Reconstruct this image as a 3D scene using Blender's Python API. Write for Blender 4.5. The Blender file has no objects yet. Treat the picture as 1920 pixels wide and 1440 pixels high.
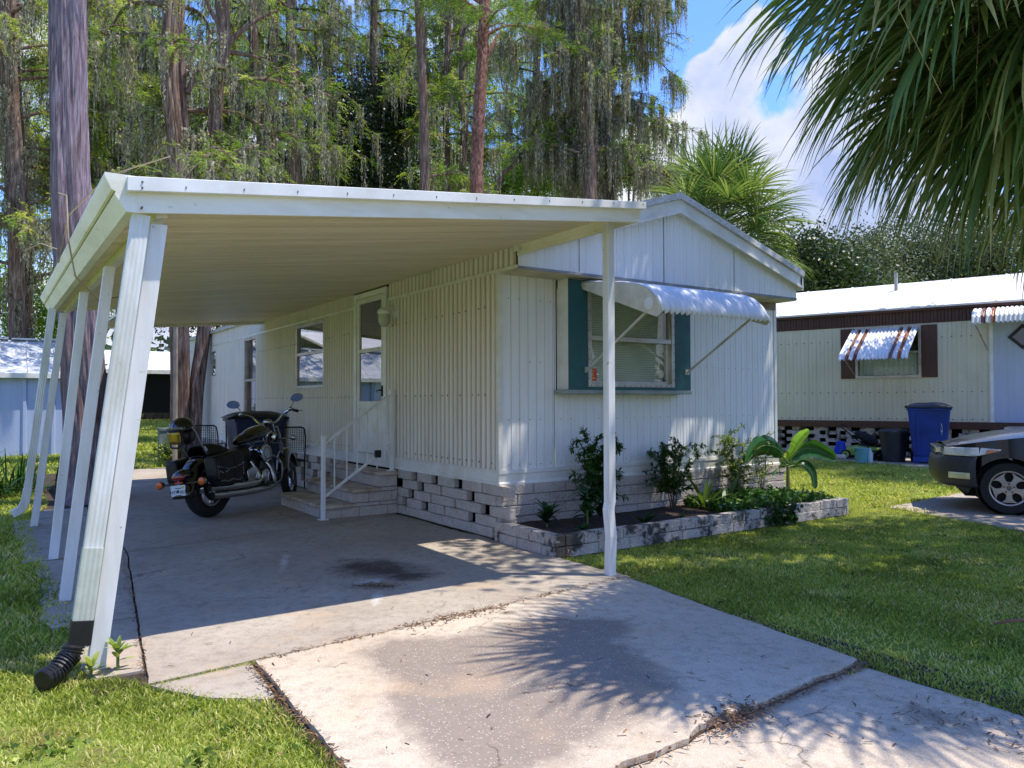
import bpy, math, random
import numpy as np
from mathutils import Vector, Matrix
R_=math.radians
scene=bpy.context.scene; COL=scene.collection
rng=np.random.default_rng(7); random.seed(5)
# ---------------------------------------------------------------- camera
FPX=1440.9; YAW=R_(34.02); PIT=R_(1.309); ROLL=R_(-.179); CP=np.array([-4.135,-6.348,1.35])
_F=np.array([math.sin(YAW)*math.cos(PIT),math.cos(YAW)*math.cos(PIT),math.sin(PIT)])
_r=np.array([math.cos(YAW),-math.sin(YAW),0.]); _u=np.cross(_r,_F)
_R=_r*math.cos(ROLL)+_u*math.sin(ROLL); _U=-_r*math.sin(ROLL)+_u*math.cos(ROLL)
cam=bpy.data.objects.new('camera',bpy.data.cameras.new('camera')); COL.objects.link(cam)
cam.matrix_world=Matrix(((_R[0],_U[0],-_F[0],CP[0]),(_R[1],_U[1],-_F[1],CP[1]),(_R[2],_U[2],-_F[2],CP[2]),(0,0,0,1)))
cam.data.sensor_width=36; cam.data.lens=FPX/1920*36; cam.data.clip_end=2000; cam.data.clip_start=.05
scene.camera=cam
def ray(px,py): return _F+_R*(px-960)/FPX-_U*(py-720)/FPX
def at(px,py,ax,val):
    d=ray(px,py); return CP+d*((val-CP[ax])/d[ax])
def gd(px,py): return at(px,py,2,0.)
def dp(px,py,D): return CP+ray(px,py)*D
# ---------------------------------------------------------------- light and sky
SUN=np.array([.849,-.642,2.88]); SUN/=np.linalg.norm(SUN)
SUN_EL=math.asin(SUN[2]); SUN_AZ=math.atan2(SUN[0],SUN[1])
sl=bpy.data.lights.new('sun','SUN'); sl.energy=3.9; sl.angle=R_(.53); sl.color=(1,.93,.82)
so=bpy.data.objects.new('sun',sl); COL.objects.link(so)
so.rotation_euler=Vector(SUN).to_track_quat('Z','Y').to_euler()
scene.view_settings.view_transform='Standard'; scene.view_settings.look='None'
scene.view_settings.exposure=.80; scene.view_settings.gamma=1
w=bpy.data.worlds.new('World'); scene.world=w; w.use_nodes=True
nt=w.node_tree; nt.nodes.clear()
def nn(t,T,**k):
    n=t.nodes.new(T)
    for a,b in k.items():
        if a.startswith('i_'): n.inputs[a[2:].replace('_',' ')].default_value=b
        else: setattr(n,a,b)
    return n
def mathn(t,op,a,b=None,c=None,clamp=False):
    n=t.nodes.new('ShaderNodeMath'); n.operation=op; n.use_clamp=clamp
    for i,x in enumerate((a,b,c)):
        if x is None: continue
        if isinstance(x,(int,float)): n.inputs[i].default_value=x
        else: t.links.new(x,n.inputs[i])
    return n.outputs[0]
def mixc(t,fac,a,b,mode='MIX'):
    n=t.nodes.new('ShaderNodeMix'); n.data_type='RGBA'; n.blend_type=mode
    for i,x in ((0,fac),(6,a),(7,b)):
        if isinstance(x,(int,float)): n.inputs[i].default_value=x
        elif isinstance(x,tuple): n.inputs[i].default_value=x if len(x)==4 else x+(1,)
        else: t.links.new(x,n.inputs[i])
    return n.outputs[2]
def ramp(t,fac,stops):
    n=t.nodes.new('ShaderNodeValToRGB'); cr=n.color_ramp
    while len(cr.elements)<len(stops): cr.elements.new(.5)
    for e,(p,c) in zip(cr.elements,stops):
        e.position=p; e.color=(c,c,c,1) if isinstance(c,(int,float)) else tuple(c)+(1,)
    t.links.new(fac,n.inputs[0]); return n.outputs[0]
sky=nn(nt,'ShaderNodeTexSky',sky_type='NISHITA',sun_disc=False,sun_elevation=SUN_EL,sun_rotation=SUN_AZ,air_density=1.3,dust_density=.4,ozone_density=2.2)
tc=nn(nt,'ShaderNodeTexCoord'); DIR=tc.outputs['Generated']
sep=nn(nt,'ShaderNodeSeparateXYZ'); nt.links.new(DIR,sep.inputs[0])
nz=nn(nt,'ShaderNodeTexNoise',i_Scale=4.2,i_Detail=9.,i_Roughness=.58,i_Distortion=.25); nt.links.new(DIR,nz.inputs['Vector'])
def blob(px,py,rad,gain):
    d=ray(px,py); d=d/np.linalg.norm(d)
    n=nn(nt,'ShaderNodeVectorMath',operation='DISTANCE'); nt.links.new(DIR,n.inputs[0]); n.inputs[1].default_value=tuple(d)
    return mathn(nt,'MULTIPLY',mathn(nt,'SUBTRACT',1.,mathn(nt,'DIVIDE',n.outputs['Value'],rad),clamp=True),gain)
dens=nz.outputs['Fac']
dens=mathn(nt,'ADD',dens,mathn(nt,'MULTIPLY',mathn(nt,'SUBTRACT',.34,sep.outputs['Z']),.45))
for b in ((1345,150,.10,.30),(1370,60,.085,.28),(1300,260,.10,.25),(1420,20,.08,.16),(1460,300,.13,.16),(300,150,.35,.10),(1320,40,.06,-.24),(1392,205,.06,-.20),(1310,5,.08,-.26),(1262,175,.05,-.22),(1452,10,.06,-.2),(1450,160,.07,-.18),(1210,330,.06,.1)):
    dens=mathn(nt,'ADD',dens,blob(*b))
cl=ramp(nt,dens,[(.522,0.),(.585,1.)])
nz2=nn(nt,'ShaderNodeTexNoise',i_Scale=7.,i_Detail=7.,i_Roughness=.55); nt.links.new(DIR,nz2.inputs['Vector'])
cc=ramp(nt,nz2.outputs['Fac'],[(.36,(.31,.37,.54)),(.60,(.57,.582,.61))])
thin=ramp(nt,dens,[(.58,(1.0,1.,1.)),(.80,(.84,.88,1.))]); cc=mixc(nt,1.,cc,thin,'MULTIPLY')
skys=mixc(nt,1.,sky.outputs[0],(.080,.110,.182),'MULTIPLY')
fin=mixc(nt,cl,skys,cc)
scene.cycles.max_bounces=6; scene.cycles.diffuse_bounces=4; scene.cycles.glossy_bounces=3; scene.cycles.transmission_bounces=3; scene.cycles.transparent_max_bounces=8
bg=nn(nt,'ShaderNodeBackground',i_Strength=1.); nt.links.new(fin,bg.inputs[0])
wo=nn(nt,'ShaderNodeOutputWorld'); nt.links.new(bg.outputs[0],wo.inputs[0])
# ---------------------------------------------------------------- materials
def lin(c):
    if max(c)>1.001: c=[x/255 for x in c]
    return tuple(x/12.92 if x<=.04045 else ((x+.055)/1.055)**2.4 for x in c)
def newmat(name):
    m=bpy.data.materials.new(name); m.use_nodes=True; t=m.node_tree
    return m,t,t.nodes['Principled BSDF']
def coords(t,scale=(1,1,1),kind='Object'):
    c=nn(t,'ShaderNodeTexCoord'); mp=nn(t,'ShaderNodeMapping'); mp.inputs['Scale'].default_value=scale
    t.links.new(c.outputs[kind],mp.inputs[0]); return mp.outputs[0]
def noise(t,vec,scale,detail=5.,rough=.6,dist=0.):
    n=nn(t,'ShaderNodeTexNoise',i_Scale=float(scale),i_Detail=float(detail),i_Roughness=rough,i_Distortion=dist)
    if vec is not None: t.links.new(vec,n.inputs['Vector'])
    return n.outputs['Fac']
def bumpn(t,h,strength,dist=.01):
    b=nn(t,'ShaderNodeBump'); b.inputs['Strength'].default_value=strength; b.inputs['Distance'].default_value=dist
    t.links.new(h,b.inputs['Height']); return b.outputs[0]
MC={}
def M(name,col,rough=.6,metal=0.,col2=None,vs=4.,lo=.35,hi=.65,bump=0.,bs=60.,stretch=(1,1,1),coat=0.,spec=.5,spots=None):
    if name in MC: return MC[name]
    m,t,p=newmat(name); c=lin(col)
    p.inputs['Roughness'].default_value=rough; p.inputs['Metallic'].default_value=metal
    p.inputs['Coat Weight'].default_value=coat; p.inputs['Coat Roughness'].default_value=.05
    p.inputs['Specular IOR Level'].default_value=spec
    v=coords(t,stretch)
    if col2 is None: col2=tuple(x*.85 for x in (col if max(col)>1 else [y*255 for y in col]))
    f=ramp(t,noise(t,v,vs,6),[(lo,0.),(hi,1.)])
    out=mixc(t,f,c+(1,),lin(col2)+(1,))
    if spots:
        sc,sz,scol=spots
        f2=ramp(t,noise(t,coords(t),sc,4,.7),[(sz,0.),(sz+.06,1.)])
        out=mixc(t,f2,out,lin(scol)+(1,))
    t.links.new(out,p.inputs['Base Color'])
    if bump: t.links.new(bumpn(t,noise(t,v,bs,6),bump),p.inputs['Normal'])
    MC[name]=m; return m
def leafmat(name,c1,c2,c3=None,trans=.35,rough=.5):
    m,t,p=newmat(name); a=nn(t,'ShaderNodeAttribute',attribute_name='tint')
    st=[(0.,lin(c1)),(.5 if c3 else 1.,lin(c2))]+([(1.,lin(c3))] if c3 else [])
    col=ramp(t,a.outputs['Fac'],st); t.links.new(col,p.inputs['Base Color']); p.inputs['Roughness'].default_value=rough
    p.inputs['Specular IOR Level'].default_value=.35
    tr=nn(t,'ShaderNodeBsdfTranslucent'); t.links.new(mixc(t,1.,col,(1.,1.,.5),'MULTIPLY'),tr.inputs[0])
    mx=nn(t,'ShaderNodeMixShader'); mx.inputs[0].default_value=trans
    t.links.new(p.outputs[0],mx.inputs[1]); t.links.new(tr.outputs[0],mx.inputs[2])
    t.links.new(mx.outputs[0],t.nodes['Material Output'].inputs[0]); return m
def glassmat(name,tint=(.9,.95,.93),refl=1.0):
    m,t,p=newmat(name); t.nodes.remove(p)
    g=nn(t,'ShaderNodeBsdfGlossy'); g.inputs['Roughness'].default_value=.01
    tr=nn(t,'ShaderNodeBsdfTransparent'); tr.inputs[0].default_value=tint+(1,)
    f=nn(t,'ShaderNodeFresnel'); f.inputs[0].default_value=1.5
    ge=nn(t,'ShaderNodeNewGeometry'); fac=mathn(t,'MULTIPLY_ADD',f.outputs[0],1.5*refl,.05,clamp=True); fac=mathn(t,'MULTIPLY',fac,mathn(t,'SUBTRACT',1.,ge.outputs['Backfacing']))
    mx=nn(t,'ShaderNodeMixShader'); t.links.new(fac,mx.inputs[0]); t.links.new(tr.outputs[0],mx.inputs[1]); t.links.new(g.outputs[0],mx.inputs[2])
    t.links.new(mx.outputs[0],t.nodes['Material Output'].inputs[0]); return m
def barkmat(name,c1,c2,c3,sc=1.,bump=1.,stretch=(9,9,1.1)):
    m,t,p=newmat(name); v=coords(t,stretch)
    n=noise(t,v,2.2*sc,8,.65,.4); n2=noise(t,coords(t,(1,1,.5)),1.3,4)
    c=ramp(t,n,[(.30,lin(c1)),(.5,lin(c2)),(.72,lin(c3))])
    c=mixc(t,ramp(t,n2,[(.45,0.),(.7,.45)]),c,lin((118,84,66))+(1,))
    t.links.new(c,p.inputs['Base Color']); p.inputs['Roughness'].default_value=.95; p.inputs['Specular IOR Level'].default_value=.1
    t.links.new(bumpn(t,n,bump,.03),p.inputs['Normal']); return m
# siding: painted metal with faint dirt runs
def siding(name,col,col2,rough=.45,valley=None):
    m,t,p=newmat(name)
    v=coords(t,(14,14,.5)); n=noise(t,v,1.,5); n2=noise(t,coords(t),1.1,5); n3=noise(t,coords(t),26,5,.7)
    c=mixc(t,ramp(t,n,[(.42,0.),(.75,.55)]),lin(col)+(1,),lin(col2)+(1,))
    c=mixc(t,ramp(t,n2,[(.5,0.),(.8,.5)]),c,lin(col2)+(1,))
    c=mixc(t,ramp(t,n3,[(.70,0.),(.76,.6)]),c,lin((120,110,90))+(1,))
    if valley:  # darker rib valleys: grime plus occlusion shade put into the colour
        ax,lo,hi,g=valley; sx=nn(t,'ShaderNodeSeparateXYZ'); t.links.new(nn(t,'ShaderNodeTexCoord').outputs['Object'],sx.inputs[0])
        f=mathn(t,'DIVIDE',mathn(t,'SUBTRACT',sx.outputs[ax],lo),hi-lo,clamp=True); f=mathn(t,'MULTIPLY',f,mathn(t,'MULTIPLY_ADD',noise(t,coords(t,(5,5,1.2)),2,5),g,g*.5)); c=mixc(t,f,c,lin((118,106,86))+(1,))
    t.links.new(c,p.inputs['Base Color']); p.inputs['Roughness'].default_value=rough
    t.links.new(bumpn(t,noise(t,coords(t,(1,1,.4)),7,3),.12,.02),p.inputs['Normal']); return m
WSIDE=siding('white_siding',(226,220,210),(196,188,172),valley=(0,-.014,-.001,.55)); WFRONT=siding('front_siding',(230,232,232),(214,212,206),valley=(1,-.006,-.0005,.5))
WTRIM=M('white_trim',(228,228,224),.45,col2=(205,203,192),vs=3,spots=(30,.70,(130,125,105)))
WROOF=M('roof_metal_speckled',(210,212,214),.5,col2=(180,180,178),vs=6,spots=(75,.56,(52,50,46)))
CEIL=M('ceiling_panel',(232,218,190),.42,col2=(204,188,154),vs=1.2,stretch=(.6,9,1),lo=.4,hi=.75)
GUTT=M('gutter_white',(236,234,222),.4,col2=(206,198,168),vs=1.4,lo=.45,hi=.8,stretch=(1,1,4),spots=(14,.64,(168,162,138)))
POST=M('post_white',(228,230,232),.4,col2=(206,206,200),vs=2,stretch=(4,4,.6),spots=(15,.66,(150,144,122)))
BRIGHT=M('white_paint',(235,236,236),.4,col2=(215,215,212))
DARK=M('dark_interior',(28,26,24),.9); BLACK=M('black_plastic',(20,20,22),.45); BLKG=M('black_gloss_paint',(8,8,10),.12,coat=1.,col2=(6,6,8))
CHROME=M('chrome',(205,208,212),.16,1.,col2=(180,182,188)); RUB=M('rubber',(20,20,21),.8,bump=.2,bs=60)
LEATH=M('black_leather',(16,15,15),.5,bump=.35,bs=70); TEAL=M('teal_paint',(40,92,94),.6,col2=(34,80,82),vs=6,bump=.1)
ALU=M('aluminium_frame',(190,188,182),.38,.55,col2=(160,156,148)); BROWN=M('brown_metal',(84,50,36),.5,col2=(66,40,30),vs=3,stretch=(6,6,.6))
GLASS=glassmat('window_glass'); REFG=glassmat('side_window_glass',(.75,.8,.78),1.6)
def blockmat(name,c1,c2,moss=.62):
    m,t,p=newmat(name); v=coords(t)
    n=noise(t,v,9,6,.7); n2=noise(t,v,70,4,.7); n3=noise(t,v,3.2,6,.75)
    c=mixc(t,ramp(t,n,[(.3,0.),(.7,1.)]),lin(c1)+(1,),lin(c2)+(1,))
    c=mixc(t,ramp(t,n2,[(.38,.45),(.52,0.)]),c,lin((126,116,108))+(1,))
    c=mixc(t,ramp(t,n3,[(moss,0.),(moss+.07,.9)]),c,lin((34,34,28))+(1,))
    t.links.new(c,p.inputs['Base Color']); p.inputs['Roughness'].default_value=.95
    t.links.new(bumpn(t,mathn(t,'ADD',n2,mathn(t,'MULTIPLY',noise(t,v,26,5),1.6)),.9,.018),p.inputs['Normal']); return m
BLOCK=blockmat('split_block',(216,206,196),(190,180,170),.75); BLOCKM=blockmat('mossy_block',(212,202,192),(184,174,164),.50)
CAP=M('step_stone',(196,184,170),.9,col2=(150,128,108),vs=5,bump=.5,bs=50); MORT=M('mortar',(140,134,128),.95,bump=.4)
# ---------------------------------------------------------------- mesh builder
class MB:
    def __init__(s): s.v=[]; s.f=[]
    def add(s,vs,fs):
        b=len(s.v); s.v+= [tuple(map(float,x)) for x in vs]; s.f+=[tuple(i+b for i in f) for f in fs]; return s
    def box(s,x0,x1,y0,y1,z0,z1):
        return s.add([(x0,y0,z0),(x1,y0,z0),(x1,y1,z0),(x0,y1,z0),(x0,y0,z1),(x1,y0,z1),(x1,y1,z1),(x0,y1,z1)],
            [(0,3,2,1),(4,5,6,7),(0,1,5,4),(1,2,6,5),(2,3,7,6),(3,0,4,7)])
    def prism(s,poly,vec):
        n=len(poly); P=[np.array(p,float) for p in poly]; V=np.array(vec,float)
        return s.add(P+[p+V for p in P],[tuple(range(n))[::-1],tuple(range(n,2*n))]+[(i,(i+1)%n,n+(i+1)%n,n+i) for i in range(n)])
    def bar(s,a,b,w,h,up=(0,0,1)):
        a=np.array(a,float); b=np.array(b,float); d=(b-a)/np.linalg.norm(b-a); u=np.array(up,float)
        x=np.cross(d,u); 
        if np.linalg.norm(x)<1e-6: x=np.array([1.,0,0])
        x/=np.linalg.norm(x); y=np.cross(x,d)
        q=[a-x*w/2-y*h/2,a+x*w/2-y*h/2,a+x*w/2+y*h/2,a-x*w/2+y*h/2]
        return s.prism(q,b-a)
    def tube(s,pts,r,n=8,cap=True,closed=False,prof=None):
        P=[np.array(p,float) for p in pts]; m=len(P)
        rs=[r]*m if isinstance(r,(int,float)) else list(r)
        T=[P[min(i+1,m-1)]-P[max(i-1,0)] for i in range(m)]
        if closed: T=[P[(i+1)%m]-P[i-1] for i in range(m)]
        T=[t/(np.linalg.norm(t)+1e-12) for t in T]
        up=np.array([0,0,1.]) if abs(T[0][2])<.9 else np.array([1.,0,0])
        x=np.cross(T[0],up); x/=np.linalg.norm(x); vs=[]
        for i in range(m):
            x=x-T[i]*(x@T[i]); x/=np.linalg.norm(x); y=np.cross(T[i],x)
            for k in range(n):
                a=2*math.pi*k/n; q=1. if prof is None else prof(i,k,a)
                vs.append(P[i]+(x*math.cos(a)+y*math.sin(a))*rs[i]*q)
        fs=[]; mm=m if closed else m-1
        for i in range(mm):
            j=(i+1)%m
            for k in range(n): fs.append((i*n+k,i*n+(k+1)%n,j*n+(k+1)%n,j*n+k))
        if cap and not closed: fs+= [tuple(range(n))[::-1],tuple(range((m-1)*n,m*n))]
        return s.add(vs,fs)
    def lathe(s,c,axis,prof,n=24):
        c=np.array(c,float); ax=np.array(axis,float); ax/=np.linalg.norm(ax)
        u=np.array([0,0,1.]) if abs(ax[2])<.9 else np.array([1.,0,0])
        x=np.cross(ax,u); x/=np.linalg.norm(x); y=np.cross(ax,x); vs=[];m=len(prof)
        for d,r in prof:
            for k in range(n):
                a=2*math.pi*k/n; vs.append(c+ax*d+(x*math.cos(a)+y*math.sin(a))*r)
        return s.add(vs,[(i*n+k,i*n+(k+1)%n,(i+1)*n+(k+1)%n,(i+1)*n+k) for i in range(m-1) for k in range(n)])
    def ball(s,c,r,n=12,m=8,rot=None):
        r=(r,)*3 if isinstance(r,(int,float)) else r; vs=[]
        for i in range(m+1):
            t=math.pi*i/m
            for k in range(n):
                a=2*math.pi*k/n; p=np.array([r[0]*math.sin(t)*math.cos(a),r[1]*math.sin(t)*math.sin(a),r[2]*math.cos(t)])
                if rot is not None: p=rot@p
                vs.append(np.array(c)+p)
        return s.add(vs,[(i*n+k,(i+1)*n+k,(i+1)*n+(k+1)%n,i*n+(k+1)%n) for i in range(m) for k in range(n)])
    def grid(s,fn,nu,nv,closeu=False):
        vs=[fn(i/nu,j/nv) for j in range(nv+1) for i in range(nu+1)]; w=nu+1
        return s.add(vs,[(j*w+i,j*w+i+1,(j+1)*w+i+1,(j+1)*w+i) for j in range(nv) for i in range(nu)])
    def build(s,name,mat,parent=None,smooth=False,bevel=0.,solid=0.,label=None):
        me=bpy.data.meshes.new(name); me.from_pydata(s.v,[],s.f); me.update()
        return finish(me,name,mat,parent,smooth,bevel,solid,label)
def finish(me,name,mat,parent=None,smooth=False,bevel=0.,solid=0.,label=None):
    me.materials.append(mat)
    if smooth: me.polygons.foreach_set('use_smooth',[True]*len(me.polygons)); 
    o=bpy.data.objects.new(name,me); COL.objects.link(o)
    if parent is not None:
        o.parent=parent
        if parent.type=='EMPTY' and parent.get('_w'): o.matrix_parent_inverse=Matrix.Translation(parent.location).inverted()
    if solid: md=o.modifiers.new('solid','SOLIDIFY'); md.thickness=solid; md.offset=0
    if bevel: md=o.modifiers.new('bevel','BEVEL'); md.width=bevel; md.segments=2; md.limit_method='ANGLE'
    if smooth: 
        try: me.set_sharp_from_angle(angle=R_(38))
        except Exception: pass
    if label: o['label']=label
    return o
def quads(name,V,mat,parent=None,tint=None,smooth=False,label=None):
    V=np.asarray(V,np.float32); n=len(V); me=bpy.data.meshes.new(name)
    me.vertices.add(n*4); me.vertices.foreach_set('co',V.reshape(-1))
    me.loops.add(n*4); me.loops.foreach_set('vertex_index',np.arange(n*4,dtype=np.int32))
    me.polygons.add(n); me.polygons.foreach_set('loop_start',np.arange(0,n*4,4,dtype=np.int32))
    me.update(calc_edges=True)
    if tint is not None:
        a=me.attributes.new('tint','FLOAT','POINT'); a.data.foreach_set('value',np.repeat(np.asarray(tint,np.float32),4))
    return finish(me,name,mat,parent,label=label)
def tag(o,label=None,cat=None,group=None,kind=None):
    if label: o['label']=label
    if cat: o['category']=cat
    if group: o['group']=group
    if kind: o['kind']=kind
    return o
def thing(name,label,cat,loc=(0,0,0),group=None,local=False,rz=0):
    o=bpy.data.objects.new(name,None); COL.objects.link(o); o.location=loc; o.empty_display_size=.2
    if local: o.rotation_euler=(0,0,rz)
    else: o['_w']=1
    return tag(o,label,cat,group)
def struct(o,label=None): o['kind']='structure'; return tag(o,label)
def copy_tree(o,parent=None):
    c=o.copy(); COL.objects.link(c)
    if parent is not None:
        c.parent=parent; c.matrix_parent_inverse=o.matrix_parent_inverse.copy()
    for ch in list(o.children): copy_tree(ch,c)
    return c
def textmb(body,size,depth=.001):
    cu=bpy.data.curves.new('t','FONT'); cu.body=body; cu.size=size; cu.extrude=depth; cu.align_x='CENTER'; cu.align_y='CENTER'; cu.resolution_u=3
    o=bpy.data.objects.new('t',cu); COL.objects.link(o); dg=bpy.context.evaluated_depsgraph_get(); dg.update()
    me=bpy.data.meshes.new_from_object(o.evaluated_get(dg)); b=MB(); b.v=[tuple(v.co) for v in me.vertices]; b.f=[tuple(p.vertices) for p in me.polygons]
    bpy.data.objects.remove(o); bpy.data.meshes.remove(me); bpy.data.curves.remove(cu); return b
def place(b,o,ex,ey,ez):
    o,ex,ey,ez=[np.array(q,float) for q in (o,ex,ey,ez)]
    b.v=[tuple(o+ex*x+ey*y+ez*z) for x,y,z in b.v]; return b
def vnoise(x,y,seed=0):
    x=np.asarray(x,float); y=np.asarray(y,float); xi=np.floor(x); yi=np.floor(y); fx=x-xi; fy=y-yi
    h=lambda a,b:(np.sin(a*127.1+b*311.7+seed*74.7)*43758.5453)%1
    sx=fx*fx*(3-2*fx); sy=fy*fy*(3-2*fy)
    return (h(xi,yi)*(1-sx)+h(xi+1,yi)*sx)*(1-sy)+(h(xi,yi+1)*(1-sx)+h(xi+1,yi+1)*sx)*sy
def fbm(x,y,seed=0,o=4): return sum(vnoise(x*2**k,y*2**k,seed+k)*.5**k for k in range(o))/sum(.5**k for k in range(o))
# ---------------------------------------------------------------- ground and paving
def ground_h(x,y):
    r=np.clip((y-16)/24,0,1)*np.clip((14-x)/6,0,1); return -.022+.5*r+(.012*(fbm(x*.8,y*.8,3)-.5))
def groundmat():
    m,t,p=newmat('lawn_soil'); v=coords(t)
    n=noise(t,v,2.2,8,.7); n2=noise(t,v,34,5,.75); n3=noise(t,v,.9,4)
    c=ramp(t,n2,[(.30,lin((70,90,34))),(.5,lin((124,146,60))),(.7,lin((160,154,88)))])
    c=mixc(t,ramp(t,n,[(.5,0.),(.66,.85)]),c,lin((122,98,72))+(1,))
    t.links.new(c,p.inputs['Base Color']); p.inputs['Roughness'].default_value=1.; p.inputs['Specular IOR Level'].default_value=.05
    t.links.new(bumpn(t,n2,.8,.04),p.inputs['Normal']); return m
xs=np.concatenate([[-900,-300,-120,-60,-35,-20],np.arange(-12,20,.5),[24,35,60,120,300,900]])
ys=np.concatenate([[-900,-200,-60,-30,-18],np.arange(-11,45,.6),[50,60,90,160,400,900]])
b=MB(); b.v=[(x,y,float(ground_h(x,y))) for y in ys for x in xs]; W_=len(xs)
b.f=[(j*W_+i,j*W_+i+1,(j+1)*W_+i+1,(j+1)*W_+i) for j in range(len(ys)-1) for i in range(W_-1)]
struct(b.build('lawn_ground',groundmat(),smooth=True),'flat green lawn ground')
# concrete slabs as bilinear sheets with rough edges, attributes carry stain shapes
def slabmat(name,c1,c2,agg=0.,fine=.3):
    m,t,p=newmat(name); v=coords(t)
    n=noise(t,v,1.1,7,.62); n2=noise(t,v,12,6,.75); n4=noise(t,v,160,3,.8)
    c=mixc(t,ramp(t,n,[(.35,0.),(.68,1.)]),lin(c1)+(1,),lin(c2)+(1,))
    c=mixc(t,ramp(t,n2,[(.34,.55),(.52,0.)]),c,tuple(x*.62 for x in lin(c2))+(1,))
    c=mixc(t,ramp(t,n4,[(.36,.45),(.5,0.)]),c,lin((96,84,72))+(1,))
    def at_(nm): return nn(t,'ShaderNodeAttribute',attribute_name=nm).outputs['Fac']
    warp=mathn(t,'MULTIPLY',mathn(t,'SUBTRACT',noise(t,v,5,6,.65),.5),.55)
    patch=ramp(t,mathn(t,'ADD',at_('patch'),warp),[(.42,0.),(.62,1.)])
    c=mixc(t,mathn(t,'MULTIPLY',patch,.8),c,lin((122,110,100))+(1,))
    w2=mathn(t,'MULTIPLY',mathn(t,'SUBTRACT',noise(t,v,7,6,.75),.5),1.0)
    dark=ramp(t,mathn(t,'ADD',at_('dark'),w2),[(.40,0.),(.85,.9)])
    c=mixc(t,dark,c,lin((62,50,44))+(1,))
    pale=ramp(t,mathn(t,'ADD',at_('pale'),w2),[(.40,0.),(.8,.75)])
    c=mixc(t,pale,c,lin((222,220,218))+(1,))
    tan=ramp(t,noise(t,v,2.1,5,.6),[(.54,0.),(.75,.34)])
    c=mixc(t,tan,c,lin((205,170,130))+(1,))
    vo2=nn(t,'ShaderNodeTexVoronoi',feature='DISTANCE_TO_EDGE',i_Scale=.75); wv=nn(t,'ShaderNodeVectorMath',operation='ADD'); t.links.new(v,wv.inputs[0]); nw_=nn(t,'ShaderNodeTexNoise',i_Scale=3.,i_Detail=6.); t.links.new(v,nw_.inputs['Vector']); sc_=nn(t,'ShaderNodeVectorMath',operation='SCALE'); t.links.new(nw_.outputs['Color'],sc_.inputs[0]); sc_.inputs['Scale'].default_value=.35; t.links.new(sc_.outputs[0],wv.inputs[1]); t.links.new(wv.outputs[0],vo2.inputs['Vector'])
    crk=mathn(t,'MULTIPLY',ramp(t,vo2.outputs['Distance'],[(.0,1.),(.0045,0.)]),ramp(t,noise(t,v,.8,3),[(.50,0.),(.56,.75)])); c=mixc(t,crk,c,lin((70,60,52))+(1,))
    # small brown speckles of leaf debris stain
    sp=ramp(t,noise(t,v,38,3,.6),[(.70,0.),(.73,.8)]); c=mixc(t,sp,c,lin((84,60,42))+(1,))
    h=n4
    if agg:
        vo=nn(t,'ShaderNodeTexVoronoi',i_Scale=105.); t.links.new(v,vo.inputs['Vector'])
        gate=ramp(t,nn_sep(t,vo.outputs['Color']),[(.70,0.),(.95,.9)])
        f=mathn(t,'MULTIPLY',ramp(t,vo.outputs['Distance'],[(.30,1.),(.42,0.)]),gate)
        c=mixc(t,mathn(t,'MULTIPLY',f,agg),c,lin((238,226,204))+(1,)); h=mathn(t,'ADD',n4,mathn(t,'MULTIPLY',f,-.8))
    t.links.new(c,p.inputs['Base Color']); p.inputs['Roughness'].default_value=.9; p.inputs['Specular IOR Level'].default_value=.25
    t.links.new(bumpn(t,mathn(t,'ADD',h,mathn(t,'MULTIPLY',n2,.8)),fine,.006),p.inputs['Normal']); return m
def nn_sep(t,c):
    s=nn(t,'ShaderNodeSeparateColor'); t.links.new(c,s.inputs[0]); return s.outputs[0]
CONC=slabmat('carport_concrete',(176,166,152),(152,140,126)); AGG=slabmat('aggregate_concrete',(200,186,166),(180,164,144),.6,.5)
def pip(x,y,poly):
    ins=np.zeros(x.shape,bool); d=np.full(x.shape,1e9); n=len(poly)
    for i in range(n):
        x0,y0=poly[i]; x1,y1=poly[(i+1)%n]
        c=((y0>y)!=(y1>y))&(x<(x1-x0)*(y-y0)/((y1-y0) or 1e-9)+x0); ins^=c
        L=(x1-x0)**2+(y1-y0)**2; tt=np.clip(((x-x0)*(x1-x0)+(y-y0)*(y1-y0))/L,0,1)
        d=np.minimum(d,np.hypot(x-x0-tt*(x1-x0),y-y0-tt*(y1-y0)))
    return np.where(ins,d,-d)
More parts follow.
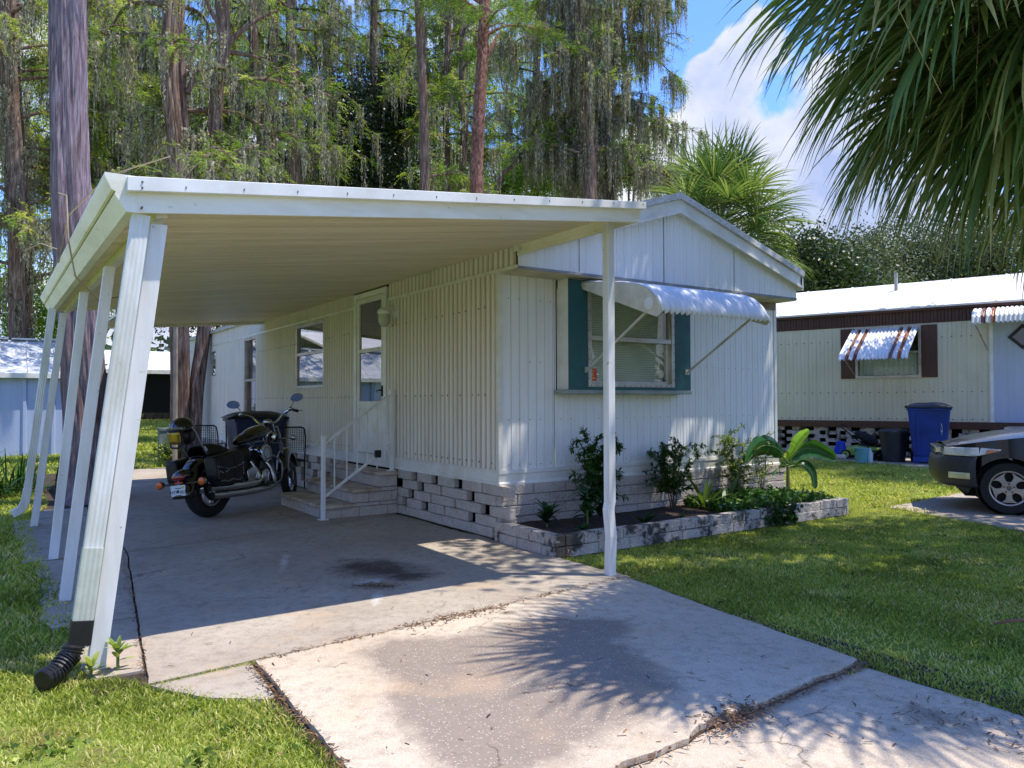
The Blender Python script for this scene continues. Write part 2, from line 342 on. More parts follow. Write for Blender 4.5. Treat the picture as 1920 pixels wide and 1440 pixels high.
def slab(name,q,z,thick,mat,res=.06,patch=None,dark=(),pale=(),rough=(0,0,0,0),label=None,amp=.02):
    q=[np.array(p,float) for p in q]; L=max(np.linalg.norm(q[1]-q[0]),np.linalg.norm(q[2]-q[3])); H=max(np.linalg.norm(q[3]-q[0]),np.linalg.norm(q[2]-q[1]))
    nu=max(2,int(L/res)); nv=max(2,int(H/res)); U,V=np.meshgrid(np.linspace(0,1,nu+1),np.linspace(0,1,nv+1))
    X=sum(((1-U)*(1-V),U*(1-V),U*V,(1-U)*V)[i]*q[i][0] for i in range(4)); Y=sum(((1-U)*(1-V),U*(1-V),U*V,(1-U)*V)[i]*q[i][1] for i in range(4))
    j=lambda s:(fbm(X*6,Y*6,s)-.5)*2
    ey=(V==0)*rough[0]+(V==1)*rough[2]; ex=(U==1)*rough[1]+(U==0)*rough[3]
    Y=Y+ey*j(2); X=X+ex*j(5)
    edge=(U==0)|(U==1)|(V==0)|(V==1)
    Z=z+.004*(fbm(X*1.2,Y*1.2,9)-.5)-edge*.004
    top=np.stack([X,Y,Z],-1).reshape(-1,3); w=nu+1
    f=[(jj*w+i,jj*w+i+1,(jj+1)*w+i+1,(jj+1)*w+i) for jj in range(nv) for i in range(nu)]
    ring=list(range(0,w))+[jj*w+nu for jj in range(1,nv+1)]+[nv*w+i for i in range(nu-1,-1,-1)]+[jj*w for jj in range(nv-1,0,-1)]
    n0=len(top); low=top[ring].copy(); low[:,2]-=thick; m=len(ring)
    f+=[(ring[(i+1)%m],ring[i],n0+i,n0+(i+1)%m) for i in range(m)]
    me=bpy.data.meshes.new(name); me.from_pydata(np.vstack([top,low]).tolist(),[],f); me.update()
    def attr(nm,vals):
        a=me.attributes.new(nm,'FLOAT','POINT'); a.data.foreach_set('value',np.concatenate([vals.reshape(-1),np.zeros(m)]).astype(np.float32))
    attr('patch',.5+pip(X,Y,patch)*1.6 if patch else np.zeros_like(X))
    def blobs(L): 
        a=np.zeros_like(X)
        for (cx,cy,rx,ry,rot,g) in L:
            c,s=math.cos(rot),math.sin(rot); dx=(X-cx)*c+(Y-cy)*s; dy=-(X-cx)*s+(Y-cy)*c
            a=np.maximum(a,g*np.exp(-((dx/rx)**2+(dy/ry)**2)))
        return a
    attr('dark',blobs(dark)); attr('pale',blobs(pale))
    return struct(finish(me,name,mat),label)
oil=[(-1.55,-.55,.42,.6,.3,.95),(-1.7,-.05,.3,.3,0,.45),(-1.45,-.95,.3,.22,0,.95),(-1.9,-1.0,.22,.15,0,.6),(-2.0,-.4,.2,.3,0,.4),(-.6,-.4,.5,.3,0,.3)]
white=[(-2.1,.1,.06,.7,-.35,.6),(-1.8,-.95,.28,.16,.3,.62),(-1.95,-1.45,.07,.45,-.5,.6)]
slab('carport_slab',[(-3.5,-2.28),(-.06,-1.93),(-.10,2.06),(-3.11,1.38)],.004,.06,CONC,.05,dark=oil,pale=white,rough=(.012,.05,.008,.008),label='shaded concrete slab under the carport roof')
slab('carport_slab',[(-3.11,1.395),(-.10,2.075),(-.03,11.0),(-3.0,10.8)],.006,.06,CONC,.09,dark=[(-1.3,2.6,.5,.4,0,.5),(-2.2,4,.6,.9,0,.35)],rough=(.008,.0,.08,.02),label='rear concrete slab beneath the motorcycle')
for i,(y0,y1,xo) in enumerate(((-2.05,-.98,-3.74),(-.96,.2,-3.86),(.22,1.38,-3.84),(1.42,2.7,-3.92),(2.72,4.2,-3.95),(4.22,5.0,-3.7))):
    xi=-3.514+.1066*(y0+2.28) if y0<1.4 else -3.125
    xj=-3.514+.1066*(y1+2.28) if y0<1.4 else -3.125
    slab('edge_slab',[(xo,y0),(xi,y0),(xj,y1),(xo+random.uniform(-.05,.05),y1)],.0+.003*(i%2),.06,CONC,.05,rough=(.01,.008,.01,.05),label='narrow concrete strip slab under the slanted posts')
slab('front_edge_slab',[(-3.3,-2.62),(-3.05,-2.80),(-3.01,-2.26),(-3.49,-2.30)],.0,.06,CONC,.04,rough=(.03,.012,.01,.02),label='small triangular concrete piece at the driveway corner')
patch=[(-2.55,-2.75),(-2.516,-2.47),(-2.284,-2.33),(-1.986,-2.46),(-1.756,-2.48),(-1.5,-2.45),(-1.2,-2.5),(-.887,-2.81),(-1.05,-3.0),(-1.229,-3.142),(-1.35,-3.6),(-1.501,-3.804),(-1.851,-3.925),(-2.391,-4.072),(-2.6,-4.1),(-2.75,-3.83),(-2.72,-3.46),(-2.70,-3.2),(-2.57,-2.99)]
slab('driveway',[(-3.06,-4.26),(-.40,-4.035),(-.125,-1.95),(-2.99,-2.265)],.012,.07,AGG,.035,patch=patch,dark=[(-1.42,-2.26,.10,.06,0,.75)],rough=(.05,.02,.008,.012),label='pebbly concrete driveway slab with a grey patch')
slab('driveway_apron',[(-3.1,-9.5),(-.5,-9.5),(-.42,-4.048),(-3.06,-4.273)],-.012,.06,AGG,.05,dark=[(-.75,-4.6,.25,.35,.5,.55),(-1.0,-5.2,.3,.3,0,.4)],rough=(0,.02,.03,.02),label='lower driveway slab nearest the street')
slab('neighbour_parking_pad',[(4.6,-3.0),(10.5,-3.2),(10.8,-.4),(5.35,-.85)],-.002,.05,CONC,.12,rough=(.05,0,.05,.08),label='pale concrete pad under the dark car')
slab('neighbour_path',[(11.05,1.6),(14.4,1.4),(13.3,6.6),(11.75,4.95)],.0,.04,CONC,.12,rough=(.05,.05,.05,.1),label='grey concrete strip along the brown trimmed home')
slab('street',[(-30,-30),(60,-30),(60,-9.8),(-30,-9.8)],-.014,.03,M('asphalt',(84,82,80),.95,bump=.5),2.,label='asphalt street behind the viewpoint')
# soil strips under the joints
MB().box(-3.74,-.02,-2.25,11,-.05,-.016).box(-3.09,-.14,-4.9,-2.24,-.05,-.017).build('joint_dirt',M('joint_dirt',(70,54,40),1.,col2=(40,34,26),vs=14,bump=.6)); struct(bpy.data.objects['joint_dirt'])
# ---------------------------------------------------------------- grass (stuff)
GR=leafmat('grass_blade',(100,116,44),(182,194,86),(232,218,156),.5)
PAVE=[[(-3.5,-2.28),(-.06,-1.93),(-.02,-1.1),(-.02,11),(-3.0,10.8),(-3.6,5),(-3.78,4),(-3.78,1.3),(-3.72,0),(-3.64,-2.05)],
 [(-3.04,-4.3),(-.42,-4.05),(-.145,-1.95),(-3.0,-2.26),(-3.45,-2.32),(-3.28,-2.6),(-3.07,-2.78)],[(-3.1,-9.5),(-.5,-9.5),(-.42,-4.075),(-3.06,-4.3)],
 [(0,-1.05),(4.32,-1.0),(4.32,0),(4.3,14),(0,14),(-.02,0)],[(4.75,-3.0),(10.5,-3.2),(10.8,-.5),(5.4,-.9)],[(11.3,1.6),(14.4,1.4),(13.3,6.6),(11.95,4.95)]]
def grass(name,x0,x1,y0,y1,dens,ln,wd,seed,label,cond=None):
    r=np.random.default_rng(seed); n=int((x1-x0)*(y1-y0)*dens); x=r.uniform(x0,x1,n); y=r.uniform(y0,y1,n)
    keep=np.ones(n,bool)
    for pl in PAVE: keep&=pip(x,y,pl)<.012
    if cond is not None: keep&=cond(x,y)
    pn=fbm(x*1.7,y*1.7,11); keep&=(r.uniform(0,1,n)<np.clip(1.9-2.6*np.clip(pn-.42,0,1)*2,.25,1))
    x=x[keep];y=y[keep];pn=pn[keep];n=len(x); z=ground_h(x,y)
    L=ln*r.uniform(.5,1.3,n)*(1.15-.5*pn); a=r.uniform(0,2*np.pi,n); la=r.uniform(0,2*np.pi,n); le=L*r.uniform(.3,1.1,n)
    wx=np.cos(a)*wd*r.uniform(.6,1.3,n)/2; wy=np.sin(a)*wd*r.uniform(.6,1.3,n)/2; dx=np.cos(la)*le; dy=np.sin(la)*le
    def P(f,h,k): return np.stack([x+dx*f+wx*k,y+dy*f+wy*k,z+L*h],-1)
    Q=[np.stack([P(0,0,-1),P(0,0,1),P(.35,.6,.9),P(.35,.6,-.9)],1),np.stack([P(.35,.6,-.9),P(.35,.6,.9),P(1,.95,.12),P(1,.95,-.12)],1)]
    t=np.clip(.42*r.uniform(0,1,n)+.9*(pn-.30)+.12*r.normal(0,1,n),0,1); t=np.where(r.uniform(0,1,n)<.05+.35*np.clip((fbm(x*2.6,y*2.6,33)-.55)*5,0,1),1.,t)
    return tag(quads(name,np.concatenate(Q),GR,tint=np.concatenate([t,t])),label,None,None,'stuff')
def inview(x,y):
    rx=x-CP[0]; ry=y-CP[1]; D=rx*_F[0]+ry*_F[1]; S=rx*_R[0]+ry*_R[1]; return (D>1.8)&(np.abs(S)<D*.76+.5)
grass('near_grass',-4.7,-2.9,-4.6,-1.2,11000,.030,.0062,1,'short bright grass beside the driveway corner',inview)
grass('left_grass',-7,-3.5,-1.2,9,1700,.05,.011,2,'shaded grass left of the slanted posts',inview)
grass('front_grass',-.6,5.2,-6,0.2,6200,.027,.0075,3,'green lawn in front of the block planter',inview)
grass('far_grass',5.2,13.5,-5,7.5,1250,.055,.014,4,'sunlit lawn between the two homes',inview)
grass('side_grass',4.3,12.5,7.5,22,260,.07,.03,6,'lawn behind the white home',inview)
grass('back_grass',-9,4,11,40,230,.09,.04,5,'far lawn behind the carport',inview)
_r=np.random.default_rng(77); wc=[]
for _ in range(230):
    x=_r.uniform(-.2,9) if _r.random()<.75 else _r.uniform(-4.6,-3.1); y=_r.uniform(-4.8,1.) if x>-.2 else _r.uniform(-4.4,-2.6)
    if all(pip(np.array([x]),np.array([y]),pl)[0]<-.03 for pl in PAVE): wc.append((x,y,float(ground_h(x,y))+.014))
wc=np.repeat(np.array(wc),7,0)+_r.normal(0,1,(len(wc)*7,3))*[.035,.035,.006]
LITQ=wc
# leaf litter
LIT=leafmat('litter',(52,36,26),(98,68,46),(150,118,84),.1)
def litter(name,pts,label,sz=.0095):
    n=len(pts); x,y,z=np.array(pts).T; a=rng.uniform(0,6.28,n); L=sz*rng.uniform(.5,2.2,n); W=.0017*rng.uniform(.6,2.4,n)
    c,s=np.cos(a),np.sin(a); t=rng.uniform(0,.006,n)
    Q=np.stack([np.stack([x-c*L-s*W,y-s*L+c*W,z],-1),np.stack([x-c*L+s*W,y-s*L-c*W,z],-1),np.stack([x+c*L+s*W,y+s*L-c*W,z+t],-1),np.stack([x+c*L-s*W,y+s*L+c*W,z+t],-1)],1)
    return tag(quads(name,Q,LIT,tint=rng.uniform(0,1,n)),label,None,None,'stuff')
pts=[]
def seam(a,b,n,sp,z=.012):
    for _ in range(n):
        t=random.random(); pts.append((a[0]+(b[0]-a[0])*t+random.gauss(0,sp),a[1]+(b[1]-a[1])*t+random.gauss(0,sp),z+random.random()*.006))
seam((-.4,-4.06),(-1.5,-4.15),420,.016,.0);seam((-1.5,-4.15),(-3.0,-4.3),120,.02,.0);seam((-1.35,-4.13),(-1.65,-4.16),350,.05,.012);seam((-3.,-2.27),(-.15,-1.95),420,.018);seam((-2.1,-2.2),(-1.4,-2.12),300,.045);seam((-.9,-4.4),(-.5,-5.2),260,.16,-.008)
seam((-3.03,-2.3),(-3.06,-3.7),260,.02);seam((-.42,-4.08),(-.13,-1.98),420,.035,.0);seam((-3.5,-2.2),(-3.2,.9),160,.012);seam((-3.1,1.39),(-.1,2.06),200,.02);seam((-.02,-1.3),(-.01,1.9),220,.02);seam((-1.9,-1.0),(-1.7,-1.2),260,.06,.006);seam((6,-1.6),(8.5,-1.4),700,.22,.004);seam((11.3,2.),(12.6,5),300,.2,.004)
for _ in range(420): pts.append((random.uniform(-3.6,-.1),random.uniform(-4.8,2.5),.0135))
litter('leaf_litter',pts,'brown needles and leaf bits along the slab joints')
# ---------------------------------------------------------------- white mobile home
HW=4.26; HL=14.5
def corr(b,axis,plane,out,s0,s1,z0,z1,pitch=.13,amp=.014,kind='round',openings=(),jit=0.):
    if kind=='round': pr=[(0,0),(.28,0),(.36,.12),(.42,.55),(.50,.88),(.60,1),(.68,1),(.78,.88),(.86,.55),(.92,.12)]
    else: pr=[(0,0),(.06,1),(.48,1),(.52,.75),(.56,1),(.93,1)]
    ss=[];k=0
    while True:
        base=s0+k*pitch
        if base>=s1: break
        for f,a in pr:
            s=base+f*pitch
            if s<s1: ss.append((s,a*amp))
        k+=1
    ss.append((s1,0))
    zt=z1 if callable(z1) else (lambda s:z1)
    def pt(s,o,z): return (s,plane+out*o,z) if axis=='x' else (plane+out*o,s,z)
    for (a,oa),(c,oc) in zip(ss,ss[1:]):
        mid=(a+c)/2; iv=[(z0,None)]
        cuts=sorted([(p[2],p[3]) for p in openings if p[0]<mid<p[1]])
        lo=z0; segs=[]
        for q0,q1 in cuts: segs.append((lo,q0)); lo=q1
        segs.append((lo,None))
        for l,h in segs:
            ha=zt(a) if h is None else h; hc=zt(c) if h is None else h
            if h is not None and h<=l: continue
            if h is None and max(ha,hc)<=l: continue
            b.add([pt(a,oa,l),pt(c,oc,l),pt(c,oc,hc),pt(a,oa,ha)],[(0,1,2,3) if (axis=='x')==(out<0) else (3,2,1,0)])
    return b
home=thing('mobile_home','white ribbed mobile home with teal window bay and gabled front behind the carport','mobile home',(HW/2,HL/2,0))
sidewin=(4.78,6.07,1.57,2.60); door_=(2.60,3.55,.66,2.80); farwin=(8.36,9.2,.95,2.6); smallwin=(11.55,12.0,1.95,2.5)
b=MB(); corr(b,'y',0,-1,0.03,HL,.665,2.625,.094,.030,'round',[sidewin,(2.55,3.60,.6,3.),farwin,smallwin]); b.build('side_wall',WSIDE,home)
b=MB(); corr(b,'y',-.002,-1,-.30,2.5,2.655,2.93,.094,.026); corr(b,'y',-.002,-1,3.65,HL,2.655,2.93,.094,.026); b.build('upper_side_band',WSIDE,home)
b=MB(); b.box(-.03,.0,-.33,2.52,2.625,2.655).box(-.03,0,3.63,HL,2.625,2.655); b.build('side_trim_strip',WTRIM,home)
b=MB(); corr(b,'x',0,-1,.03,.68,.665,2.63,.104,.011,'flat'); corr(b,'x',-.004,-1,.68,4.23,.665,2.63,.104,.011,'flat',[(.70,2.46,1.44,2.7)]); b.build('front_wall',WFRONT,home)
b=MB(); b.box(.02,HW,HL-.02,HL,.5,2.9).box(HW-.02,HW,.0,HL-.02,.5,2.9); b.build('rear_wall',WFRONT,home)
MB().box(-.026,.03,-.022,.03,.66,2.63).build('corner_trim',WTRIM,home,bevel=.004); MB().box(HW-.03,HW+.018,-.022,.03,.53,2.63).build('corner_trim',WTRIM,home,bevel=.004)
# base board with lip
b=MB()
b.prism([(HW+.03,0,.53),(HW+.03,-.045,.53),(HW+.03,-.045,.545),(HW+.03,-.03,.56),(HW+.03,-.03,.63),(HW+.03,-.036,.64),(HW+.03,-.03,.675),(HW+.03,0,.675)],(-HW-.06,0,0))
b.prism([(0,HL,.53),(-.04,HL,.53),(-.04,HL,.545),(-.028,HL,.56),(-.028,HL,.65),(-.034,HL,.675),(0,HL,.675)],(0,-HL-.028,0))
b.build('base_board',WTRIM,home)
# gable
def ridge(x): return 2.93+.66*(1-abs(x-2.12)/2.14)
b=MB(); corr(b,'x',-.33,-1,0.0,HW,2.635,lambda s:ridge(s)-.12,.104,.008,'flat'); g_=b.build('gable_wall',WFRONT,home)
b=MB(); 
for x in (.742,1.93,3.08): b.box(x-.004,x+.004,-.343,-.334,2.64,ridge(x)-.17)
b.box(0.,HW,-.345,-.33,2.62,2.645); b.build('gable_seam',M('seam_grey',(150,152,156),.7),home)  # plain grey strips along the panel seams and bottom edge
b=MB(); b.box(-.005,HW+.002,-.33,.0,2.61,2.634); b.build('soffit',M('soffit_cream',(206,196,168),.7),home)
b=MB(); b.box(.7,4.24,-.036,0.,2.52,2.61); b.build('wall_header',M('header_board',(150,142,128),.8,col2=(120,112,100),vs=8),home)
b=MB()
for sx in (1,-1):
    xe=2.12+sx*2.17; A=(xe,-.40,ridge(xe)-.155); 
    b.prism([(2.12,-.40,ridge(2.12)-.15),(xe,-.40,ridge(xe)-.15),(xe,-.40,ridge(xe)-.015),(2.12,-.40,ridge(2.12)-.015)],(0,.07,0))
    b.prism([(2.12,-.425,ridge(2.12)-.17),(xe,-.425,ridge(xe)-.17),(xe,-.425,ridge(xe)-.14),(2.12,-.425,ridge(2.12)-.14)],(0,.025,0))
b.build('rake_fascia',WTRIM,home)
b=MB()
for sx in (1,-1):
    xe=2.12+sx*2.19
    b.prism([(2.12,-.43,ridge(2.12)-.012),(xe,-.43,ridge(xe)-.012),(xe,-.43,ridge(xe)+.06),(2.12,-.43,ridge(2.12)+.06)],(0,HL+.5,0))
b.build('roof',WROOF,home)
b=MB(); b.box(HW,HW+.06,-.40,HL,2.74,2.90); b.build('eave_fascia',WTRIM,home)
b=MB(); b.box(.06,HW-.06,.06,HL-.06,.5,2.6); 
# interior hollow rooms behind openings: dark boxes open to window
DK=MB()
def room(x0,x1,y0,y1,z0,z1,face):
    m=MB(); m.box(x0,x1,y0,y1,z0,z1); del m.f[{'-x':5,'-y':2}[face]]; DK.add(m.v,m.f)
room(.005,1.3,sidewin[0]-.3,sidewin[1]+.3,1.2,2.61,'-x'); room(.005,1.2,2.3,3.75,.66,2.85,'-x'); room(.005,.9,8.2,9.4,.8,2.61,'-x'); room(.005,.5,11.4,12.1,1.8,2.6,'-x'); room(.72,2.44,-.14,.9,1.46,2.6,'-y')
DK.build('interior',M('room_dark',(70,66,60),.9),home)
# screws
b=MB()
for z in (.74,1.42,2.3):
    for k in range(70):
        y=.09+k*.094*1.36*1.0+random.uniform(-.01,.01)
        if y>9 or (2.5<y<3.65) or (4.7<y<6.1 and z>1.5) or random.random()<.25: continue
        b.box(-.034,-.027,y-.006,y+.006,z-.008,z+.006)
for z in (.72,1.17,1.75,2.38):
    for k in range(32):
        x=.1+k*.13
        if (.68<x<2.5 and z>1.4) or x>4.2 or random.random()<.15: continue
        b.box(x-.004,x+.004,-.016,-.008,z-.005,z+.003)
b.build('screws',M('rusty_screw',(92,80,70),.8),home)
# windows
def sash_window(name,Y0,Y1,z0,z1,mid,parent,lab=None,frame=.045):
    fr=MB(); x0,x1=-.03,.02
    fr.box(x0,x1,Y0,Y0+frame,z0,z1).box(x0,x1,Y1-frame,Y1,z0,z1).box(x0,x1,Y0+frame,Y1-frame,z0,z0+frame).box(x0,x1,Y0+frame,Y1-frame,z1-frame,z1).box(x0+.005,x1,Y0+frame,Y1-frame,mid-.022,mid+.022)
    w_=fr.build(name,ALU,parent,bevel=.003,label=lab)
    MB().box(-.004,.0,Y0+frame,Y1-frame,z0+frame,mid-.022).box(.006,.010,Y0+frame,Y1-frame,mid+.022,z1-frame).build('pane',REFG,w_)
    return w_
w1=sash_window('side_window',*sidewin[:2],sidewin[2],sidewin[3],2.12,home,'aluminium sash window beside the door')
b=MB()
for k in range(34):
    z=1.62+k*.028; b.prism([(.10,4.84,z),(.118,4.84,z+.02),(.12,4.84,z+.018),(.102,4.84,z-.002)],(0,1.17,0))
b.build('blind',M('blind_cream',(200,196,172),.7),w1)
w2=sash_window('rear_side_window',*farwin[:2],farwin[2],farwin[3],1.78,home,'tall narrow side window behind the blue bin')
MB().grid(lambda u,v:(.08+.02*math.sin(u*60),8.4+u*.76,1.8+v*.76),60,2).build('curtain',M('lace_curtain',(170,172,170),.9,col2=(90,92,95),vs=30),w2)
w3=sash_window('small_side_window',*smallwin[:2],smallwin[2],smallwin[3],2.2,home,'small window near the rear of the side wall',.03)
# storm door
d=MB(); x0,x1=-.045,.0
d.box(x0,x1,2.555,2.63,.64,2.81).box(x0,x1,3.52,3.595,.64,2.81).box(x0,x1,2.63,3.52,2.74,2.81)
MB_=d.build('door_frame',BRIGHT,home,bevel=.004)
d=MB(); x0,x1=-.032,-.004
d.box(x0,x1,2.635,2.72,.68,2.735).box(x0,x1,3.43,3.515,.68,2.735).box(x0,x1,2.72,3.43,.68,.80).box(x0,x1,2.72,3.43,1.26,1.36).box(x0,x1,2.72,3.43,2.67,2.735).box(x0,x1,2.72,3.43,2.01,2.06).box(-.022,-.006,2.72,3.43,.80,1.26)
dr=d.build('storm_door',WTRIM,home,bevel=.004,label='white storm door at the top of the steps')
MB().box(-.016,-.012,2.72,3.43,1.36,2.01).box(-.012,-.008,2.72,3.43,2.06,2.67).build('pane',REFG,dr)
d=MB(); d.box(-.05,-.03,2.66,2.69,1.42,1.56).bar((-.03,2.675,1.5),(-.08,2.675,1.5),.015,.02).bar((-.08,2.675,1.5),(-.08,2.76,1.49),.012,.018); d.build('handle',M('dark_metal',(50,48,46),.4,.8),dr,bevel=.002)
b=MB(); b.grid(lambda u,v:(.16+.025*math.sin(u*26+v*2),2.76+u*(.62-.28*v*v),1.30+v*.70),40,6).build('curtain',M('white_curtain',(226,228,226),.9),dr)
MB().box(.25,.28,2.7,3.5,.7,2.7).build('inner_door',M('inner_door_green',(120,124,112),.7),dr)
# porch lamp
def lp(b,k=1.35):
    o=np.array((-.012,2.30,2.47)); b.v=[tuple(o+(np.array(v)-o)*k) for v in b.v]; return b
l=MB(); l.lathe((-.012,2.30,2.47),(-1,0,0),[(0,.065),(.012,.062),(.02,.045),(.03,.02),(.03,.001)],16); l.tube([(-.03,2.30,2.47),(-.10,2.30,2.50),(-.14,2.30,2.49)],.014,8)
l.lathe((-.14,2.30,2.49),(0,0,-1),[(-.005,.001),(0,.03),(.02,.055),(.04,.06),(.055,.055)],16); lo_=lp(l).build('porch_light',BRIGHT,home,smooth=True)
lp(MB().lathe((-.14,2.30,2.437),(0,0,-1),[(0,.048),(.03,.052),(.08,.048),(.11,.03),(.118,.001)],16)).build('glass_jar',M('frosted_jar',(196,194,182),.25,col2=(150,148,136)),lo_,smooth=True)
# window bay on the front
bay=MB().box(.70,.725,-.205,-.013,1.47,2.625).box(2.44,2.46,-.205,-.013,1.47,2.625).box(.70,2.46,-.205,-.013,2.60,2.609).build('window_bay',WTRIM,home,bevel=.003)
MB().box(.66,2.47,-.235,-.013,1.425,1.468).build('sill',M('grey_sill',(150,160,156),.6,col2=(120,132,128)),bay,bevel=.006)
WX0,WX1,WZ0,WZ1=.955,2.185,1.50,2.52
MB().box(.70,WX0,-.222,-.207,1.468,2.60).box(WX1,2.462,-.222,-.207,1.468,2.60).box(WX0,WX1,-.222,-.207,1.468,WZ0).box(WX0,WX1,-.222,-.207,WZ1,2.60).build('teal_panel',TEAL,bay)
fr=MB(); f=.035
fr.box(WX0-.01,WX0+f,-.235,-.18,WZ0,WZ1).box(WX1-f,WX1+.01,-.235,-.18,WZ0,WZ1).box(WX0+f,WX1-f,-.235,-.18,WZ0,WZ0+f).box(WX0+f,WX1-f,-.235,-.18,WZ1-f,WZ1)
fr.box(WX0+f,WX1-f,-.228,-.17,1.985,2.035).box(WX0+f,WX0+.06,-.20,-.16,1.535,1.985).box(WX1-.09,WX1-f,-.20,-.16,1.535,1.985).box(WX0+.06,WX1-.09,-.20,-.16,1.535,1.565).box(WX0+f,WX0+.05,-.215,-.17,2.035,2.485).box(WX1-.06,WX1-f,-.215,-.17,2.035,2.485)
fw=fr.build('front_window',ALU,home,bevel=.002,label='wide sash window with lowered blinds in the teal bay')
b=MB()
for k in range(16): b.box(WX0+.02+k*.077,WX0+.028+k*.077,-.2385,-.2345,WZ0+.008,WZ0+.018)
for k in range(10):
    for x in (WX0-.002,WX1-.006): b.box(x,x+.008,-.2385,-.2345,WZ0+.08+k*.1,WZ0+.09+k*.1)
b.build('screws',M('dark_screw',(40,38,36),.6),fw)
MB().box(WX0+.05,WX1-.06,-.192,-.188,2.03,2.49).box(WX0+.055,WX1-.085,-.182,-.178,1.56,1.99).build('pane',GLASS,fw)
b=MB()
for k in range(38):
    z=1.55+k*.0253; b.prism([(WX0+.045,-.135,z),(WX0+.045,-.122,z+.0225),(WX0+.045,-.113,z+.0205),(WX0+.045,-.133,z-.002)],(WX1-WX0-.11,0,0))
b.box(WX0+.045,WX1-.06,-.14,-.11,2.50,2.53)
for x in (1.08,1.55,2.02): b.tube([(x,-.137,1.55),(x,-.137,2.5)],.0015,4)
b.build('blind',M('blind_slats',(236,232,218),.5,col2=(222,216,200)),fw)
st=MB().box(.985,1.085,-.1965,-.1935,1.565,1.69).build('sticker',M('orange_sticker',(206,62,22),.5,col2=(190,52,18)),fw,label='orange red square sticker in the lower window corner')
STK=M('sticker_yellow',(250,186,90),.5)
b=place(textmb('E',.052),(1.037,-.1972,1.628),(1,0,0),(0,0,1),(0,-1,0)); c=place(textmb('R',.030),(1.022,-.1974,1.628),(1,0,0),(0,0,1),(0,-1,0)); b.add(c.v,c.f)
b.box(1.010,1.062,-.1972,-.1966,1.664,1.672).box(1.006,1.066,-.1972,-.1966,1.583,1.592).box(1.012,1.060,-.1972,-.1966,1.595,1.599); b.build('lettering',STK,st)
# awning
AWM=siding('awning_metal',(226,230,236),(196,200,206),.35)
AX0,AX1=.87,2.40; prof=[(-.205,2.575),(-.5,2.54),(-.85,2.49),(-1.08,2.44),(-1.20,2.385),(-1.29,2.30),(-1.345,2.22),(-1.365,2.155)]
n=int((AX1-AX0)/.0085); b=MB()
def awf(u,v):
    i=min(int(v*7),6); t=v*7-i; y=prof[i][0]*(1-t)+prof[i+1][0]*t; z=prof[i][1]*(1-t)+prof[i+1][1]*t
    s=math.sin(2*math.pi*u*22); r=.0135*s
    if v>.99: z-=.018*abs(math.cos(math.pi*u*22))-.018
    return (AX0+u*(AX1-AX0),y-(r if v>.6 else r*.3),z+r)
b.grid(awf,264,7); awn=b.build('window_awning',AWM,home,smooth=True,solid=.004,label='white scalloped metal awning over the front window')
for x in (AX0-.006,AX1+.002):
    MB().prism([(x,y,z-.003) for y,z in prof]+[(x,-1.30,2.12),(x,-1.15,2.17),(x,-.24,2.50)],(.004,0,0)).build('side_panel',M('awning_side',(222,216,200),.5),awn)
for x,x2 in ((.93,.905),(2.40,2.36)):
    MB().tube([(x,-.235,1.675),(x2,-1.22,2.24)],.0135,8).build('arm',M('arm_white',(214,212,200),.45),awn,smooth=True)
    MB().box(x-.03,x+.03,-.232,-.2225,1.645,1.705).tube([(x-.05,-.236,1.66),(x+.05,-.236,1.66)],.003,5).build('bracket',M('bracket_metal',(190,190,184),.5,.3),awn,bevel=.004)
MB().lathe((.868,-1.20,2.25),(-1,0,0),[(0,.055),(.008,.055),(.014,.03),(.014,.001)],20).build('pivot_disc',BRIGHT,awn,smooth=True)
# roof litter on awning
q=[]
for _ in range(60): x=random.gauss(1.75,.05); y=random.uniform(-.9,-.3); q.append((x,y,2.56-(-y-.2)*.09+.012))
# skirting
sk=MB(); rh=.1065
x=0.
for r in range(5):
    z0=r*rh; x=-.02-(.2 if r%2 else 0); 
    while x<4.40:
        L=.40 if random.random()<.8 else random.choice((.3,.34)); a=max(x,-.02); c=min(x+L,4.40)
        if c-a>.05: o=random.uniform(-.006,.006); sk.box(a+.004,c-.004,-.055+o,.08,z0+.004,z0+rh-.003)
        x+=L
sk.build('front_skirting',BLOCK,home,bevel=.007)
MB().box(-.01,4.38,-.035,.07,0,.525).build('skirting_mortar',MORT,home)
sk=MB()
for r in range(5):
    z0=r*rh; y=(.05,.0,-.265,.0,-.265)[r]+.02; k=0
    while y<HL:
        L=.37+random.uniform(-.03,.03); gap=.16+random.uniform(-.02,.02)
        if r==0: gap=.006
        if not (2.15<y<3.85 and y+L<3.9): sk.box(-.045+random.uniform(-.006,.006),.025,y+.003,y+L,z0+.003,z0+rh-.003)
        if r>0 and random.random()<.12: sk.box(-.03,.02,y+L+.01,y+L+gap-.01,z0+.003,z0+rh-.003)
        y+=L+gap
sk.build('side_skirting',BLOCK,home,bevel=.007)
MB().box(.35,.37,.1,HL,0,.5).build('crawl_space',DARK,home)
